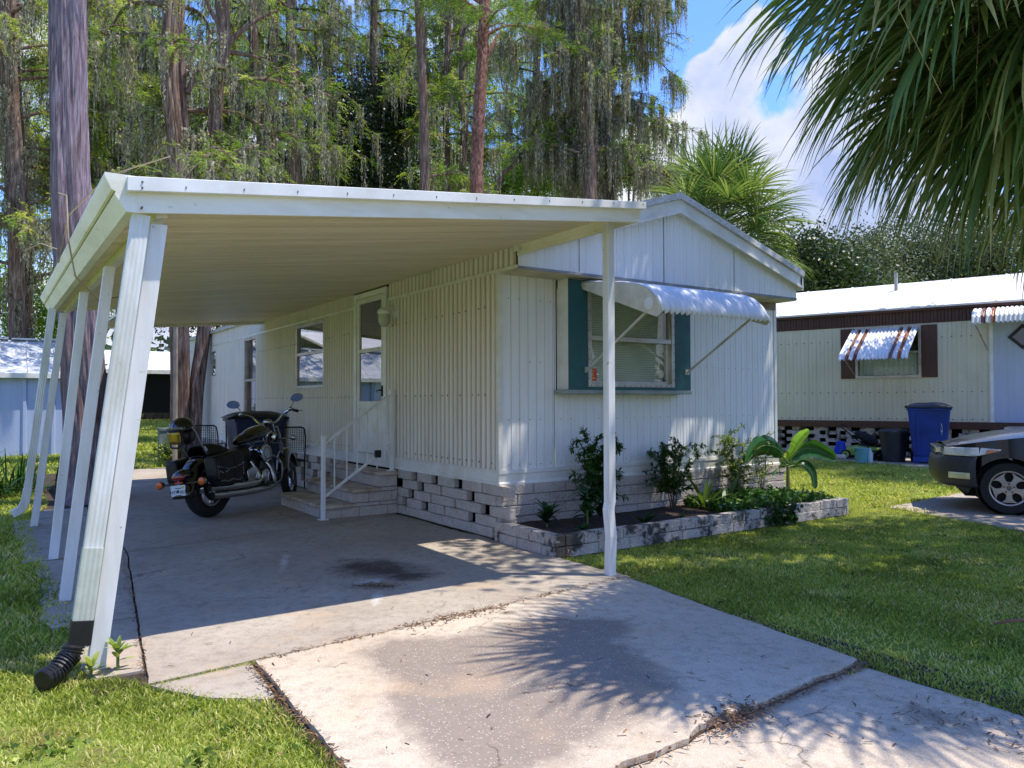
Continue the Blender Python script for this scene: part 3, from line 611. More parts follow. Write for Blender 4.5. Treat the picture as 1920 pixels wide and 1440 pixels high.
# ---------------------------------------------------------------- steps with railing
stp=thing('entry_steps','three stone capped block steps with a white railing below the door','steps',(-.5,3,0))
tr=[(-.99,.16),(-.64,.325),(-.30,.51)]; b=MB()
for i,(x,z) in enumerate(tr):
    MB().box(x-.02,tr[i+1][0]+.03 if i<2 else -.046,2.165,3.80,z-.045,z).build('tread',CAP,stp,bevel=.014)
xs_=[-.99,-.64,-.30,-.05]
for i in range(3):
    z0=(0,.118,.283)[i] if i else 0; 
rows=[(0,.113,-.98),(.118,.158,-.64),(.163,.277,-.64),(.282,.325,-.30),(.330,.463,-.30)]
for z0,z1,xl in rows:
    x=xl
    while x<-.06:
        L=random.choice((.22,.3,.36)); c=min(x+L,-.05); b.box(x+.004,c-.003,2.20,2.34,z0+.003,z1-.002); x+=L
for i,(xl,z0,z1) in enumerate(((-.98,0,.113),(-.64,.163,.277),(-.30,.33,.463))):
    y=2.345
    while y<3.76:
        L=random.choice((.26,.36)); c=min(y+L,3.77); b.box(xl,xl+.12,y+.003,c-.003,z0+.003,z1-.002); y+=L
b.build('riser_blocks',BLOCK,stp,bevel=.006)
MB().box(-.965,-.62,2.21,3.76,0,.116).box(-.62,-.05,2.21,3.76,0,.28).box(-.28,-.05,2.21,3.76,.28,.466).build('core',MORT,stp)
rail=MB(); P0=(-1.0,2.27); P1=(-.09,2.30)
rail.box(P0[0]-.022,P0[0]+.022,P0[1]-.13,P0[1]-.086,0,.965); MB().box(P1[0]-.022,P1[0]+.022,2.255,2.299,.51,1.50).build('rail_post',POST,stp,bevel=.003)
P0y=P0[1]-.108
hr=rail.build('rail_post',POST,stp,bevel=.003)
rail=MB(); rail.bar((-.98,P0y,.885),(-.112,2.277,1.44),.032,.026).bar((-.98,P0y,.27),(-.112,2.277,.82),.026,.026)
for k in range(6):
    t=(.155,.33,.48,.63,.775,.925)[k]; x=-1.0+.91*t; y=P0y+(2.277-P0y)*t; zt=.875+.56*t; zb=.27+.555*t; 
    if k==4: zb=.545
    rail.bar((x,y,zb),(x,y,zt),.013,.013,(1,0,0))
rail.build('rails_and_balusters',POST,hr)
MB().box(P0[0]-.05,P0[0]+.05,P0y-.05,P0y+.05,0.006,.016).build('foot_plate',POST,hr); MB().box(P1[0]-.05,P1[0]+.05,2.235,2.325,.511,.52).build('foot_plate',POST,hr)
MB().box(-.33,-.25,2.225,2.262,.68,.77).build('black_reflector',BLACK,hr,bevel=.008)
# ---------------------------------------------------------------- planter
pl=thing('block_planter','low mossy split block planter along the front of the white home','planter',(2.2,-.5,0))
b=MB()
def blockrun(b,p0,p1,z0,z1,th,off=0.,L0=.38):
    p0=np.array(p0,float);p1=np.array(p1,float); L=np.linalg.norm(p1-p0); d=(p1-p0)/L; nrm=np.array([d[1],-d[0]]); s=-off
    while s<L-.01:
        l=L0*random.choice((1,1,.62,.85)); a=max(s,0); c=min(s+l,L); s+=l
        if c-a<.04: continue
        o=random.uniform(-.006,.006); A=p0+d*(a+.004)+nrm*o; B=p0+d*(c-.004)+nrm*o; zz=random.uniform(-.004,.004)
        b.prism([(A[0],A[1],z0+.003),(B[0],B[1],z0+.003),(B[0],B[1],z1-.002+zz),(A[0],A[1],z1-.002+zz)],(-nrm[0]*th,-nrm[1]*th,0))
for r in range(2):
    z0=r*.1-.01; z1=z0+.1
    blockrun(b,(.0,-.06),(.0,-1.05),z0,z1,-.10,.1*r); blockrun(b,(.0,-1.05),(4.32,-.98),z0,z1,.10,.17*r); blockrun(b,(4.32,-.88),(4.36,-.06),z0,z1,.10,.1*r)
b.build('block_border',BLOCKM,pl,bevel=.006)
MB().grid(lambda u,v:(.06+u*4.24,-.98+v*.92,.13+.03*float(fbm(np.array(u*14.),np.array(v*4.),3))),80,16).build('soil',M('mulch',(74,56,44),1.,col2=(36,26,20),vs=22,bump=.9,bs=60),pl)
# ---------------------------------------------------------------- carport
cp=thing('carport','white metal lean-to carport with slanted posts attached to the home','carport',(-1.8,2,0))
YF=-1.98; YM=4.35; YB=7.87; XL=-3.53; XM=-2.62
def zc(x,y): return 2.835+x/3.53*(.47-.018*(y+2))
def xl(y): return XL if y<YM else XM
b=MB()
def ribrun(y0,y1,x0):
    y=y0; pat=[(0,0),(.06,0),(.066,.006),(.074,.006),(.08,0),(.14,0),(.146,.006),(.154,.006),(.16,0),(.28,0),(.284,.03),(.30,.03),(.304,0)]
    ys=[]
    k=0
    while y0+k*.305<y1:
        for f,o in pat[:-1]:
            if y0+k*.305+f<y1: ys.append((y0+k*.305+f,o))
        k+=1
    ys.append((y1,0))
    for (a,oa),(c,oc) in zip(ys,ys[1:]):
        n=len(b.v); b.add([(x0,a,zc(x0,a)+oa),(0,a,zc(0,a)+oa),(0,c,zc(0,c)+oc),(x0,c,zc(x0,c)+oc)],[(0,3,2,1)])
ribrun(YF+.02,YM,XL-.02); ribrun(YM,YB-.02,XM)
b.build('ceiling',CEIL,cp)
b=MB()
for xa,ya,yb in ((XL,YF,YM),(XM,YM,YB)):
    for k in range(6):
        p,q=ya+(yb-ya)*k/6,ya+(yb-ya)*(k+1)/6; b.add([(xa,p,zc(xa,p)+.05),(0,p,zc(0,p)+.045),(0,q,zc(0,q)+.045),(xa,q,zc(xa,q)+.05),(xa,p,zc(xa,p)+.08),(0,p,zc(0,p)+.065),(0,q,zc(0,q)+.065),(xa,q,zc(xa,q)+.08)],[(0,3,2,1),(4,5,6,7),(0,1,5,4),(1,2,6,5),(2,3,7,6),(3,0,4,7)])
b.build('roof_sheet',WTRIM,cp)
# front fascia: lower face plus proud bright lip
fz=lambda x:2.735+(x/3.53)*.405
b=MB(); b.prism([(XL,YF,fz(XL)),(0,YF,fz(0)),(0,YF,fz(0)+.105),(XL,YF,fz(XL)+.11)],(0,-.02,0)); b.build('front_fascia',GUTT,cp,bevel=.002)
b=MB(); b.prism([(XL-.05,YF-.055,fz(XL)+.10),(.035,YF-.055,fz(0)+.10),(.035,YF-.055,fz(0)+.155),(XL-.05,YF-.055,fz(XL)+.175)],(0,.06,0))
b.build('front_lip',BRIGHT,cp,bevel=.003)
b=MB()
for k in range(12): x=-3.3+k*.3; b.box(x-.0025,x+.0025,YF-.058,YF-.054,fz(x)+.125,fz(x)+.137)
for z in (fz(XL)+.02,fz(XL)+.12,fz(XL)+.15): b.box(XL+.015,XL+.023,YF-.06,YF-.019,z,z+.008)
b.build('rivets',M('rivet',(90,84,70),.6),cp)
b=MB(); b.box(-.02,.0,YF,-.345,2.735,2.845); b.build('inner_flashing',GUTT,cp,bevel=.002)
b=MB(); b.prism([(XM,YB,zc(XM,YB)-.05),(0,YB,2.784),(0,YB,2.87),(XM,YB,zc(XM,YB)+.05)],(0,.02,0)).prism([(XL,YM,zc(XL,YM)-.03),(XM,YM,zc(XM,YM)-.03),(XM,YM,zc(XM,YM)+.05),(XL,YM,zc(XL,YM)+.05)],(0,.02,0)); b.build('rear_fascia',GUTT,cp)
# gutter along the left edge (profile in x,z)
gp=[(0,0),(-.05,0),(-.105,.085),(-.098,.095),(-.118,.105),(-.150,.172),(-.15,.188),(0,.188)]
b=MB(); z0=fz(XL); z1=2.44
A=[(XL+.0+px_,YF-.02,z0+pz) for px_,pz in gp]
n_=len(A); Bv=[(XL+px_-.0,YM+.1,z1+pz) for px_,pz in gp]
b.add(A+Bv,[tuple(range(n_)),tuple(range(n_,2*n_))[::-1]]+[(i,n_+i,n_+(i+1)%n_,(i+1)%n_) for i in range(n_)])
b.build('gutter',GUTT,cp)
MB().bar((XL-.099,YF-.01,z0+.0965),(XL-.099,YM+.1,z1+.0965),.012,.010).build('gutter_shade_line',M('seam_shade_stain',(150,134,92),.9,col2=(110,98,70),vs=6),cp)  # tan stain line put in to paint shading contrast at the gutter step
b=MB(); b.add([(XL+.10,YF+.05,zc(XL+.1,YF)-.05),(XL+.16,YF+.05,zc(XL+.16,YF)-.05),(XL+.16,YF+.05,zc(XL+.16,YF)),(XL+.10,YF+.05,zc(XL+.1,YF)),(XL+.10,YM,zc(XL+.1,YM)-.05),(XL+.16,YM,zc(XL+.16,YM)-.05),(XL+.16,YM,zc(XL+.16,YM)),(XL+.10,YM,zc(XL+.1,YM))],[(0,1,2,3),(7,6,5,4),(0,4,5,1),(1,5,6,2),(3,2,6,7),(0,3,7,4)]); b.build('post_beam',GUTT,cp)
def post(x0,y0,x1,y1,z1,w,d_,lab=None):
    b=MB(); b.add([(x0-w/2,y0-d_/2,0),(x0+w/2,y0-d_/2,0),(x0+w/2,y0+d_/2,0),(x0-w/2,y0+d_/2,0),(x1-w/2,y1-d_/2,z1),(x1+w/2,y1-d_/2,z1),(x1+w/2,y1+d_/2,z1),(x1-w/2,y1+d_/2,z1)],
      [(0,3,2,1),(4,5,6,7),(0,1,5,4),(1,2,6,5),(2,3,7,6),(3,0,4,7)])
    return b.build('post',POST,cp,bevel=.004,label=lab)
post(-3.69,-1.90,-3.412,-1.90,2.30,.085,.06,'front slanted post with a downspout beside it')
post(-3.715,-.25,-3.46,-.25,2.315,.072,.06,'second slanted post from the front'); post(-3.69,1.42,-3.475,1.42,2.335,.072,.06,'third slanted post from the front')
post(-3.75,3.6,-3.49,3.6,2.36,.072,.06,'rear slanted post')
b=MB(); K=[(-.153,-1.80,0),(-.150,-1.81,.30),(-.164,-1.80,.51),(-.150,-1.80,.57),(-.15,-1.80,2.745)]; w=.033
vs=[(x+sx*w,y+sy*w,z) for x,y,z in K for sx,sy in ((-1,-1),(1,-1),(1,1),(-1,1))]
b.add(vs,[(i*4+k,i*4+(k+1)%4,(i+1)*4+(k+1)%4,(i+1)*4+k) for i in range(4) for k in range(4)]+[(3,2,1,0),(16,17,18,19)])
b.build('post',POST,cp,bevel=.003,label='upright post with a dented foot at the front right corner')
def rect_tube(pts,w,d_,rib=.0022):
    b=MB(); P=[np.array(p,float) for p in pts]; prof_=[]
    m=8
    for i in range(m+1): prof_.append((-w/2+w*i/m,-d_/2-(rib if i%2 else 0)))
    for i in range(m+1): prof_.append((w/2-w*i/m,d_/2+(rib if i%2 else 0)))
    n=len(prof_); vs=[]
    for i,p in enumerate(P):
        t=P[min(i+1,len(P)-1)]-P[max(i-1,0)]; t/=np.linalg.norm(t); y=np.array([0,1.,0]); y=y-t*(t@y); y/=np.linalg.norm(y); x=np.cross(y,t)
        vs+=[p+x*a+y*c for a,c in prof_]
    b.add(vs,[(i*n+k,i*n+(k+1)%n,(i+1)*n+(k+1)%n,(i+1)*n+k) for i in range(len(P)-1) for k in range(n)]+[tuple(range(n))[::-1],tuple(range((len(P)-1)*n,len(P)*n))]); return b
DS=M('downspout_white',(226,228,226),.45,col2=(196,196,184),vs=3,stretch=(3,3,.8),spots=(16,.66,(150,150,130)))
top=np.array((-3.505,-1.95,2.33)); bot=np.array((-3.757,-1.95,.25))
ds=rect_tube([top,top+(bot-top)*.3,top+(bot-top)*.83],.086,.058).build('downspout',DS,cp,label='ribbed white downspout strapped to the front slanted post')
rect_tube([top+(bot-top)*.82,bot],.092,.064).build('downspout_extension',M('downspout_worn',(206,210,198),.5,col2=(178,182,166),vs=5),ds)
b=rect_tube([bot+(bot-top)*-.01,bot+np.array((-.012,-.005,-.10))],.098,.078,.001); b.build('black_adapter',BLACK,ds,bevel=.003)
q0=bot+np.array((-.015,-.01,-.09)); pts_=[q0+np.array((-.02,-.01,-.0)),q0+np.array((-.035,-.015,-.05)),np.array((-3.835,-1.99,.085)),np.array((-3.875,-2.03,.052)),np.array((-3.93,-2.09,.045))]
cur=[]
for i in range(len(pts_)-1):
    for k in range(14): t=k/14; cur.append(pts_[i]*(1-t)+pts_[i+1]*t)
cur.append(pts_[-1]); rs=[.046+(.007 if (i//2)%2 else -.003) for i in range(len(cur))]
MB().tube(cur,rs,16).build('corrugated_drain_pipe',M('drain_black',(24,24,26),.35,col2=(34,34,36)),ds,smooth=False)
t2=np.array((-3.60,3.58,2.40)); b2=np.array((-3.815,3.56,.40))
ds2=rect_tube([t2,b2],.075,.055).build('downspout',DS,cp,label='rear downspout ending in a white elbow')
rect_tube([b2+np.array((.0,0,.02)),b2+np.array((-.01,-.0,-.05)),b2+np.array((-.02,0,-.12)),b2+np.array((-.06,0,-.2)),b2+np.array((-.14,0,-.25))],.082,.062).build('elbow',DS,ds2)
# dead vine hanging over the gutter
v=MB(); v.tube([(-3.75,.2,2.9),(-3.72,-.1,2.82),(-3.71,-.15,2.5),(-3.66,-.1,2.25),(-3.5,0,2.1),(-3.35,.1,2.15)],.006,5); v.tube([(-3.2,-1.,2.95),(-3.5,-.5,2.9),(-3.7,.0,2.7),(-3.74,.3,2.4)],.005,5)
v.tube([(-3.75,.3,2.5),(-3.85,.4,2.55),(-3.95,.5,2.5)],.004,4)
tag(v.build('dead_vine',M('dry_vine',(170,150,122),.9)),'dry tan vine trailing over the carport gutter','vine')
# ---------------------------------------------------------------- trees
BARK=barkmat('cypress_bark',(52,40,35),(118,98,87),(176,156,143),1.,1.); BARKP=barkmat('lilac_grey_bark',(66,56,62),(130,116,124),(172,158,166),1.1,1.,(15,15,1.1))
PINE=barkmat('pine_bark',(52,36,32),(132,94,82),(190,148,132),1.4,1.2,(5,5,2.2)); DBARK=barkmat('dark_bark',(34,30,28),(78,66,60),(124,110,100))
CYP=leafmat('cypress_leaf',(52,80,28),(124,156,56),(206,210,100),.5); OAK=leafmat('oak_leaf',(18,30,14),(42,60,28),(84,104,50),.25,.4)
MOSS=leafmat('spanish_moss',(92,90,80),(156,151,138),(216,210,194),.5,.9); BRT=leafmat('bright_leaf',(60,94,30),(120,160,54),(190,204,96),.4); GREY=leafmat('grey_oak_leaf',(44,56,38),(90,104,72),(140,148,112),.25)
def curve(pts,n):
    P=np.array(pts,float); t=np.linspace(0,len(P)-1,n); i=np.clip(t.astype(int),0,len(P)-2); f=(t-i)[:,None]
    p0=P[np.clip(i-1,0,None)];p1=P[i];p2=P[i+1];p3=P[np.clip(i+2,None,len(P)-1)]
    return .5*((2*p1)+(-p0+p2)*f+(2*p0-5*p1+4*p2-p3)*f**2+(-p0+3*p1-3*p2+p3)*f**3)
def trunk(b,pts,r0,r1,n=None,flare=.35,sides=18):
    P=curve(pts,n or max(8,len(pts)*7)); m=len(P); ph=random.uniform(0,9)
    L=P[:,2]-P[0,2]
    rs=[r0+(r1-r0)*(i/(m-1))+r0*flare*math.exp(-max(L[i],0)*2.2) for i in range(m)]
    b.tube(list(P),rs,sides,prof=lambda i,k,a:1+.06*math.sin(5*a+ph)+.05*math.sin(9*a+ph*2+i*.25)+.02*math.sin(i*.9+k)+(.028*math.sin(21*a+.6*math.sin(i*.35))+.016*math.sin(34*a+i*.15) if sides>20 else 0)); return P
def rand_leaves(C,n_per,spread,ln,wd,droop=0.,r=rng):
    C=np.asarray(C,float); N=len(C)*n_per; c=np.repeat(C,n_per,0)
    o=r.normal(0,1,(N,3))*np.array(spread); p=c+o
    d=r.normal(0,1,(N,3)); d[:,2]-=droop; d/=np.linalg.norm(d,axis=1)[:,None]
    s=np.cross(d,r.normal(0,1,(N,3))); s/=np.linalg.norm(s,axis=1)[:,None]+1e-9
    L=(ln*r.uniform(.6,1.4,N))[:,None]/2; W=(wd*r.uniform(.6,1.4,N))[:,None]/2
    return np.stack([p-d*L-s*W*.5,p-d*L*.1+s*W,p+d*L,p-d*L*.1-s*W],1)
def sprays(A,D,n_tw,ln,lw,r=rng,tl=.45):
    """feathery twigs: from anchors A in directions D, each twig carries paired needles"""
    N=len(A)*n_tw; a=np.repeat(A,n_tw,0); d=np.repeat(D,n_tw,0)+r.normal(0,.55,(N,3)); d[:,2]-=.15; d/=np.linalg.norm(d,axis=1)[:,None]
    T=tl*r.uniform(.5,1.3,N); K=9; Q=[];
    side=np.cross(d,[0,0,1.]); side/=np.linalg.norm(side,axis=1)[:,None]+1e-6; up=np.cross(side,d)
    for k in range(K):
        t=(k+.5)/K; p=a+d*(T*t)[:,None]; p[:,2]-=.25*(T*t)**2*1.2
        for sg in (1,-1):
            nd=side*sg+d*.7+up*r.normal(0,.35,(N,1))+np.array([0,0,-.25]); nd/=np.linalg.norm(nd,axis=1)[:,None]
            L=(ln*(1.15-.7*t)*r.uniform(.7,1.3,N))[:,None]; w_=np.cross(nd,r.normal(0,1,(N,3))); w_/=np.linalg.norm(w_,axis=1)[:,None]; w_=w_*lw
            Q.append(np.stack([p-w_*.4,p+nd*L*.5-w_,p+nd*L,p+nd*L*.5+w_],1))
    return np.concatenate(Q)
def moss(A,n_st,lmin,lmax,r=rng,w=.03,sp=.06):
    N=len(A)*n_st; a=np.repeat(A,n_st,0)+np.c_[r.normal(0,sp,N),r.normal(0,sp,N),r.normal(0,.05,N)]; L=r.uniform(lmin,lmax,N)*r.uniform(.4,1,N); Q=[]
    K=int(8+lmax*5); x=a.copy()
    for k in range(K):
        t=k/K; t2=(k+1.3)/K
        p=a.copy(); p[:,2]-=L*t; p[:,:2]+=r.normal(0,.014,(N,2)); q=a.copy(); q[:,2]-=L*t2; q[:,:2]+=r.normal(0,.014,(N,2))
        an=r.uniform(0,6.28,N); W=(w*(1.25-t)*r.uniform(.3,1.2,N))[:,None]; s=np.c_[np.cos(an),np.sin(an),np.zeros(N)]*W
        Q.append(np.stack([p-s,p+s,q+s*.5,q-s*.5],1))
    return np.concatenate(Q)
def limbs(b,P,zs,len_,r,az=None,up=.25,droop=.35,rg=random):
    out=[]
    for z in zs:
        i=int(np.argmin(np.abs(P[:,2]-z))); o=P[i]; a=rg.uniform(0,6.283)
        if az is not None:
            while math.cos(a-az)<-.1 and rg.random()<.85: a=rg.uniform(0,6.283)
        L=len_*rg.uniform(.6,1.2)
        h=np.array([math.cos(a),math.sin(a),0]); w_=np.array([-h[1],h[0],0])*rg.uniform(-.3,.3)
        pts=[o,o+(h+w_*.3)*L*.3+[0,0,up*L*.4],o+(h+w_)*L*.65+[0,0,up*L*.5],o+(h+w_*1.6)*L+[0,0,up*L*.5-droop*L*.4]]
        C=curve(pts,10); b.tube(list(C),[r*(1-.85*k/9)+.006 for k in range(10)],7); out.append(C)
        for _ in range(5):
            k=rg.randint(3,8); a2=a+rg.choice((-1,1))*rg.uniform(.5,1.2); l2=L*rg.uniform(.25,.5); h2=np.array([math.cos(a2),math.sin(a2),0])
            C2=curve([C[k],C[k]+h2*l2*.5+[0,0,.08*l2],C[k]+h2*l2+[0,0,-.2*l2]],6); b.tube(list(C2),[r*.35*(1-.8*q/5)+.004 for q in range(6)],5); out.append(C2)
    return out
def anchors(LB,step=.3,skip=.25):
    A=[];D=[]
    for C in LB:
        L=np.linalg.norm(C[-1]-C[0]); n=max(2,int(L/step))
        for t in np.linspace(skip,1,n):
            f=t*(len(C)-1); i=min(int(f),len(C)-2); A.append(C[i]+(C[i+1]-C[i])*(f-i)); d=C[i+1]-C[i]; D.append(d/np.linalg.norm(d))
    return np.array(A),np.array(D)
def tint(n,lo=0.,hi=1.,r=rng): return np.clip(r.normal((lo+hi)/2,(hi-lo)/3.2,n),0,1)
def cypress(name,label,stems,bark,zs,llen,lr,tw=5,mossn=4,mlen=(.3,1.3),tlo=.1,thi=.9,group=None,az=None,trunkmoss=0,cat='tree',nl=.085,lw=.010,up=.2,droop=.5,tl=.45):
    base=np.array(stems[0][0][0]); root=thing(name,label,cat,tuple(base),group)
    b=MB(); LB=[]; Ps=[]
    for pts,r0,r1 in stems: Ps.append(trunk(b,pts,r0,r1,sides=60 if len(stems)>2 else 18,n=60 if len(stems)>2 else None))
    P=np.concatenate(Ps)
    for P_ in Ps: LB+=limbs(b,P_,[z for z in zs if P_[0,2]-.5<=z<=P_[-1,2]][::1 if len(Ps)==1 else len(Ps)],llen,lr,1.0,up,droop)
    b.build('trunk',bark,root,smooth=True)
    A,D=anchors(LB,.32,.25)
    Q=sprays(A,D,tw,nl,lw,tl=tl); T=np.tile(np.clip(np.repeat(rng.normal((tlo+thi)/2,(thi-tlo)/4,len(A)),tw),0,1),18)+rng.normal(0,.08,len(Q))
    quads('foliage',Q,CYP,root,np.clip(T,0,1))
    if mossn:
        sel=rng.random(len(A))<(.42 if trunkmoss else .25); Am=A[sel]; Am=np.repeat(Am,2,0)+rng.normal(0,.22,(2*len(Am),3))*[1,1,.2]
        if trunkmoss:
            tp=P[(P[:,2]>zs[0]-2)]; tp=np.repeat(tp,trunkmoss,0)+rng.normal(0,.16,(len(tp)*trunkmoss,3)); Am=np.concatenate([Am,tp])
        Qm=moss(Am,mossn,*mlen); quads('hanging_moss',Qm,MOSS,root,tint(len(Qm),.1,.9))
    return root
def S(y,*px): return [tuple(at(a,c,1,y)) for a,c in px]
# big near trunk beside the posts
p=S(5.6,(172,940),(160,760),(146,560),(133,380),(127,100),(124,-200)); p[0]=(p[0][0],p[0][1],0.); t=thing('cypress_tree','big lilac grey cypress trunk rising behind the slanted posts','tree',p[0])
b=MB(); P=trunk(b,p+[(p[-1][0]-.15,5.6,12.5)],.27,.19,90,.25,84); LB=limbs(b,P,np.linspace(8.6,12.3,10),2.2,.05); b.build('trunk',BARKP,t,smooth=True)
A,D=anchors(LB,.4); Q=sprays(A,D,4,.08,.008); quads('foliage',Q,CYP,t,tint(len(Q),.2,.9))
# twin trunk tree behind the motorcycle
Y=12.0
sA=S(Y,(338,872),(338,760),(337,620),(330,420),(333,300),(318,150),(322,20),(330,-120)); sB=S(Y,(360,872),(370,720),(384,610),(398,420),(403,290),(406,170),(420,80),(414,-40),(420,-140)); sC=S(Y+.1,(362,860),(388,740),(395,640),(402,600)); sD=S(Y+.15,(352,400),(348,300),(342,180),(337,60),(343,-80))
for s_ in (sA,sB,sC): s_[0]=(s_[0][0],s_[0][1],0.)
tw_=cypress('cypress_tree','twin trunked cypress standing just behind the motorcycle',[(sA,.20,.17),(sB,.15,.14),(sD,.10,.09)],BARK,list(np.linspace(6.4,sA[-1][2],22)),2.4,.06,4,7,(.4,1.8),.1,.8)
b=MB(); 
for pp,r in ((S(Y,(425,85),(450,60),(490,32),(520,20)),.07),(S(Y,(428,70),(408,40),(395,20),(380,-20)),.08),(S(Y,(352,175),(366,140),(388,90),(396,60)),.07),(S(Y,(354,130),(362,100),(372,80)),.04),(S(Y,(352,260),(372,290),(392,300)),.05),(S(Y,(385,280),(375,235)),.03)):
    b.tube(list(curve(pp,10)),[r*(1-.5*k/9) for k in range(10)],8)
b.build('limb',BARK,tw_,smooth=True)
# front hanging branch with light green needles above the carport roof
trs=[('cypress_tree','slim leaning cypress with a bent dark trunk left of the dark oak',S(18,(498,600),(495,350),(486,235),(477,150),(475,60),(478,-60)),.15,.13,DBARK,(7,12,11),2.4,4,5),
('cypress_tree','straight dark cypress trunk left of the reddish snag',S(18,(516,600),(515,350),(513,200),(512,60),(515,-60)),.17,.14,DBARK,(8,13,12),2.4,4,5),
('cypress_tree','dark cypress with a reddish bare patch on its trunk',S(18,(551,600),(551,350),(552,220),(548,120),(545,0),(548,-60)),.22,.14,BARK,(7.5,13,12),2.6,4,6),
('cypress_tree','pale slender cypress trunk standing free above the carport roof',S(15,(800,600),(797,362),(794,200),(790,90),(786,0),(786,-80)),.16,.13,BARK,(8.4,12,6),2.2,4,3),
('cypress_tree','moss draped cypress trunk rising over the gable left end',S(15,(1110,600),(1106,375),(1100,240),(1088,100),(1079,0),(1076,-80)),.26,.14,BARK,(6.0,12,22),2.6,6,9),
('cypress_tree','dark cypress trunk wrapped in moss right of the grey one',S(15.6,(1150,600),(1140,330),(1130,230),(1140,90),(1137,-60)),.17,.15,DBARK,(5.8,12,22),2.7,6,10),
('cypress_tree','thin grey cypress trunk behind the pine on its left',S(21,(838,600),(838,350),(836,200),(840,60),(842,-60)),.14,.12,BARK,(8,14,14),2.8,5,4),
('cypress_tree','crooked pale cypress trunk directly left of the red pine',S(20,(870,600),(868,350),(872,240),(866,200),(868,60),(870,-60)),.15,.11,BARK,(8,14,14),2.8,5,4),
('cypress_tree','thick mossy cypress at the far left edge above the shed',S(19,(36,850),(38,600),(35,400),(26,250),(16,100),(12,-60)),.30,.22,BARK,(5,13,30),3.6,6,5),
('cypress_tree','young cypress right of the dark oak with pale green needles',S(22,(700,600),(705,330),(700,160),(702,0),(704,-60)),.16,.12,DBARK,(9,15,16),3.2,6,5),
('cypress_tree','cypress hidden in foliage between the twin trunks and the lilac trunk',S(20,(230,800),(228,500),(232,300),(222,100),(224,-60)),.18,.13,DBARK,(5.5,14,34),3.4,6,6),
('cypress_tree','tall cypress behind the thin stems with grey moss curtains',S(24,(620,650),(622,300),(618,100),(620,-60)),.2,.15,DBARK,(10,16,18),3.6,6,7),
('cypress_tree','far cypress filling the gap right of the red pine',S(24,(1000,650),(1002,300),(1006,100),(1004,-60)),.2,.15,DBARK,(8.,16,22),3.6,6,5),
('cypress_tree','rearmost cypress behind the twin trunks',S(27,(430,700),(432,300),(428,100),(430,-60)),.2,.15,DBARK,(9,18,20),4.,6,6)]
for i,(nm,lb,st,r0,r1,bk,(z0,z1,nz_),ll,tw,mn) in enumerate(trs):
    st[0]=(st[0][0],st[0][1],float(ground_h(st[0][0],st[0][1])))
    yel=(i==8); far=st[0][1]>19; z1=st[-1][2]; z0=1.35+(754-(520 if i in (8,11) else 345))/814*(z1-1.35); nz_=int(nz_*1.0); mn=int(mn*1.5); nz_=int(nz_*1.02)
    cypress(nm,lb,[(st,r0,r1)],bk,list(np.linspace(z0,z1,nz_)),ll,.05,tw,mn,(.4,1.7) if i not in (5,4) else (.5,2.0),.35 if yel else .1,1.2 if yel else .85,'cypress trees behind the home',trunkmoss=(5 if i==8 else 2) if i in (4,5,8) else 0,nl=.12 if far else .095,lw=.016 if far else .012,tl=.6 if far else .5)
# red pine
st=S(13,(890,640),(893,366),(895,290),(899,200),(905,100),(909,0),(911,-120)); st[0]=(st[0][0],st[0][1],0)
pn=thing('pine_tree','red barked pine with a short forked stub above the carport roof','pine tree',st[0]); b=MB(); P=trunk(b,st,.20,.15,50,.2,20)
b.tube(list(curve(S(12.95,(902,125),(912,105),(924,85),(936,60)),8)),[.10,.10,.09,.08,.07,.05,.04,.02],10); LB=limbs(b,P,np.linspace(P[-1][2]-3.5,P[-1][2],9),2.2,.05,up=.4,droop=.1); b.build('trunk',PINE,pn,smooth=True)
A,D=anchors(LB,.3,.5); Q=sprays(A,D,6,.14,.006); quads('foliage',Q,CYP,pn,tint(len(Q),0,.6))
# leaning bare branchy trees low between pine and mossy trunks
lt=thing('leaning_tree','low leaning tree with bare forked limbs right of the red pine','tree',tuple(S(17,(925,600))[0][:2])+(0,)); b=MB()
for pp,r in ((S(17,(905,640),(930,366),(960,312),(1005,285),(1050,262)),.11),(S(17,(962,312),(985,270),(1005,235),(1008,215)),.07),(S(17,(1000,288),(1040,300),(1075,262),(1100,250)),.05),(S(17,(1060,375),(1090,330),(1110,320)),.03),(S(17,(985,270),(960,250),(940,255)),.03),(S(17,(935,355),(925,320),(915,300)),.04)):
    pp[0]=(pp[0][0],pp[0][1],0) if pp[0][2]<.5 else pp[0]; b.tube(list(curve(pp,14)),[r*(1-.55*k/13) for k in range(14)],9)
b.build('trunk',BARK,lt,smooth=True)
A=np.array([at(random.uniform(930,1100),random.uniform(150,290),1,17+random.uniform(-1,1)) for _ in range(60)]); Qm=moss(A,8,.4,1.4); quads('hanging_moss',Qm,MOSS,lt,tint(len(Qm),.1,.8))
A=np.array([at(random.uniform(930,1090),random.uniform(230,330),1,17+random.uniform(-1,1)) for _ in range(30)]); Q=rand_leaves(A,70,(.35,.35,.2),.07,.03); quads('foliage',Q,BRT,lt,tint(len(Q),0,.7))
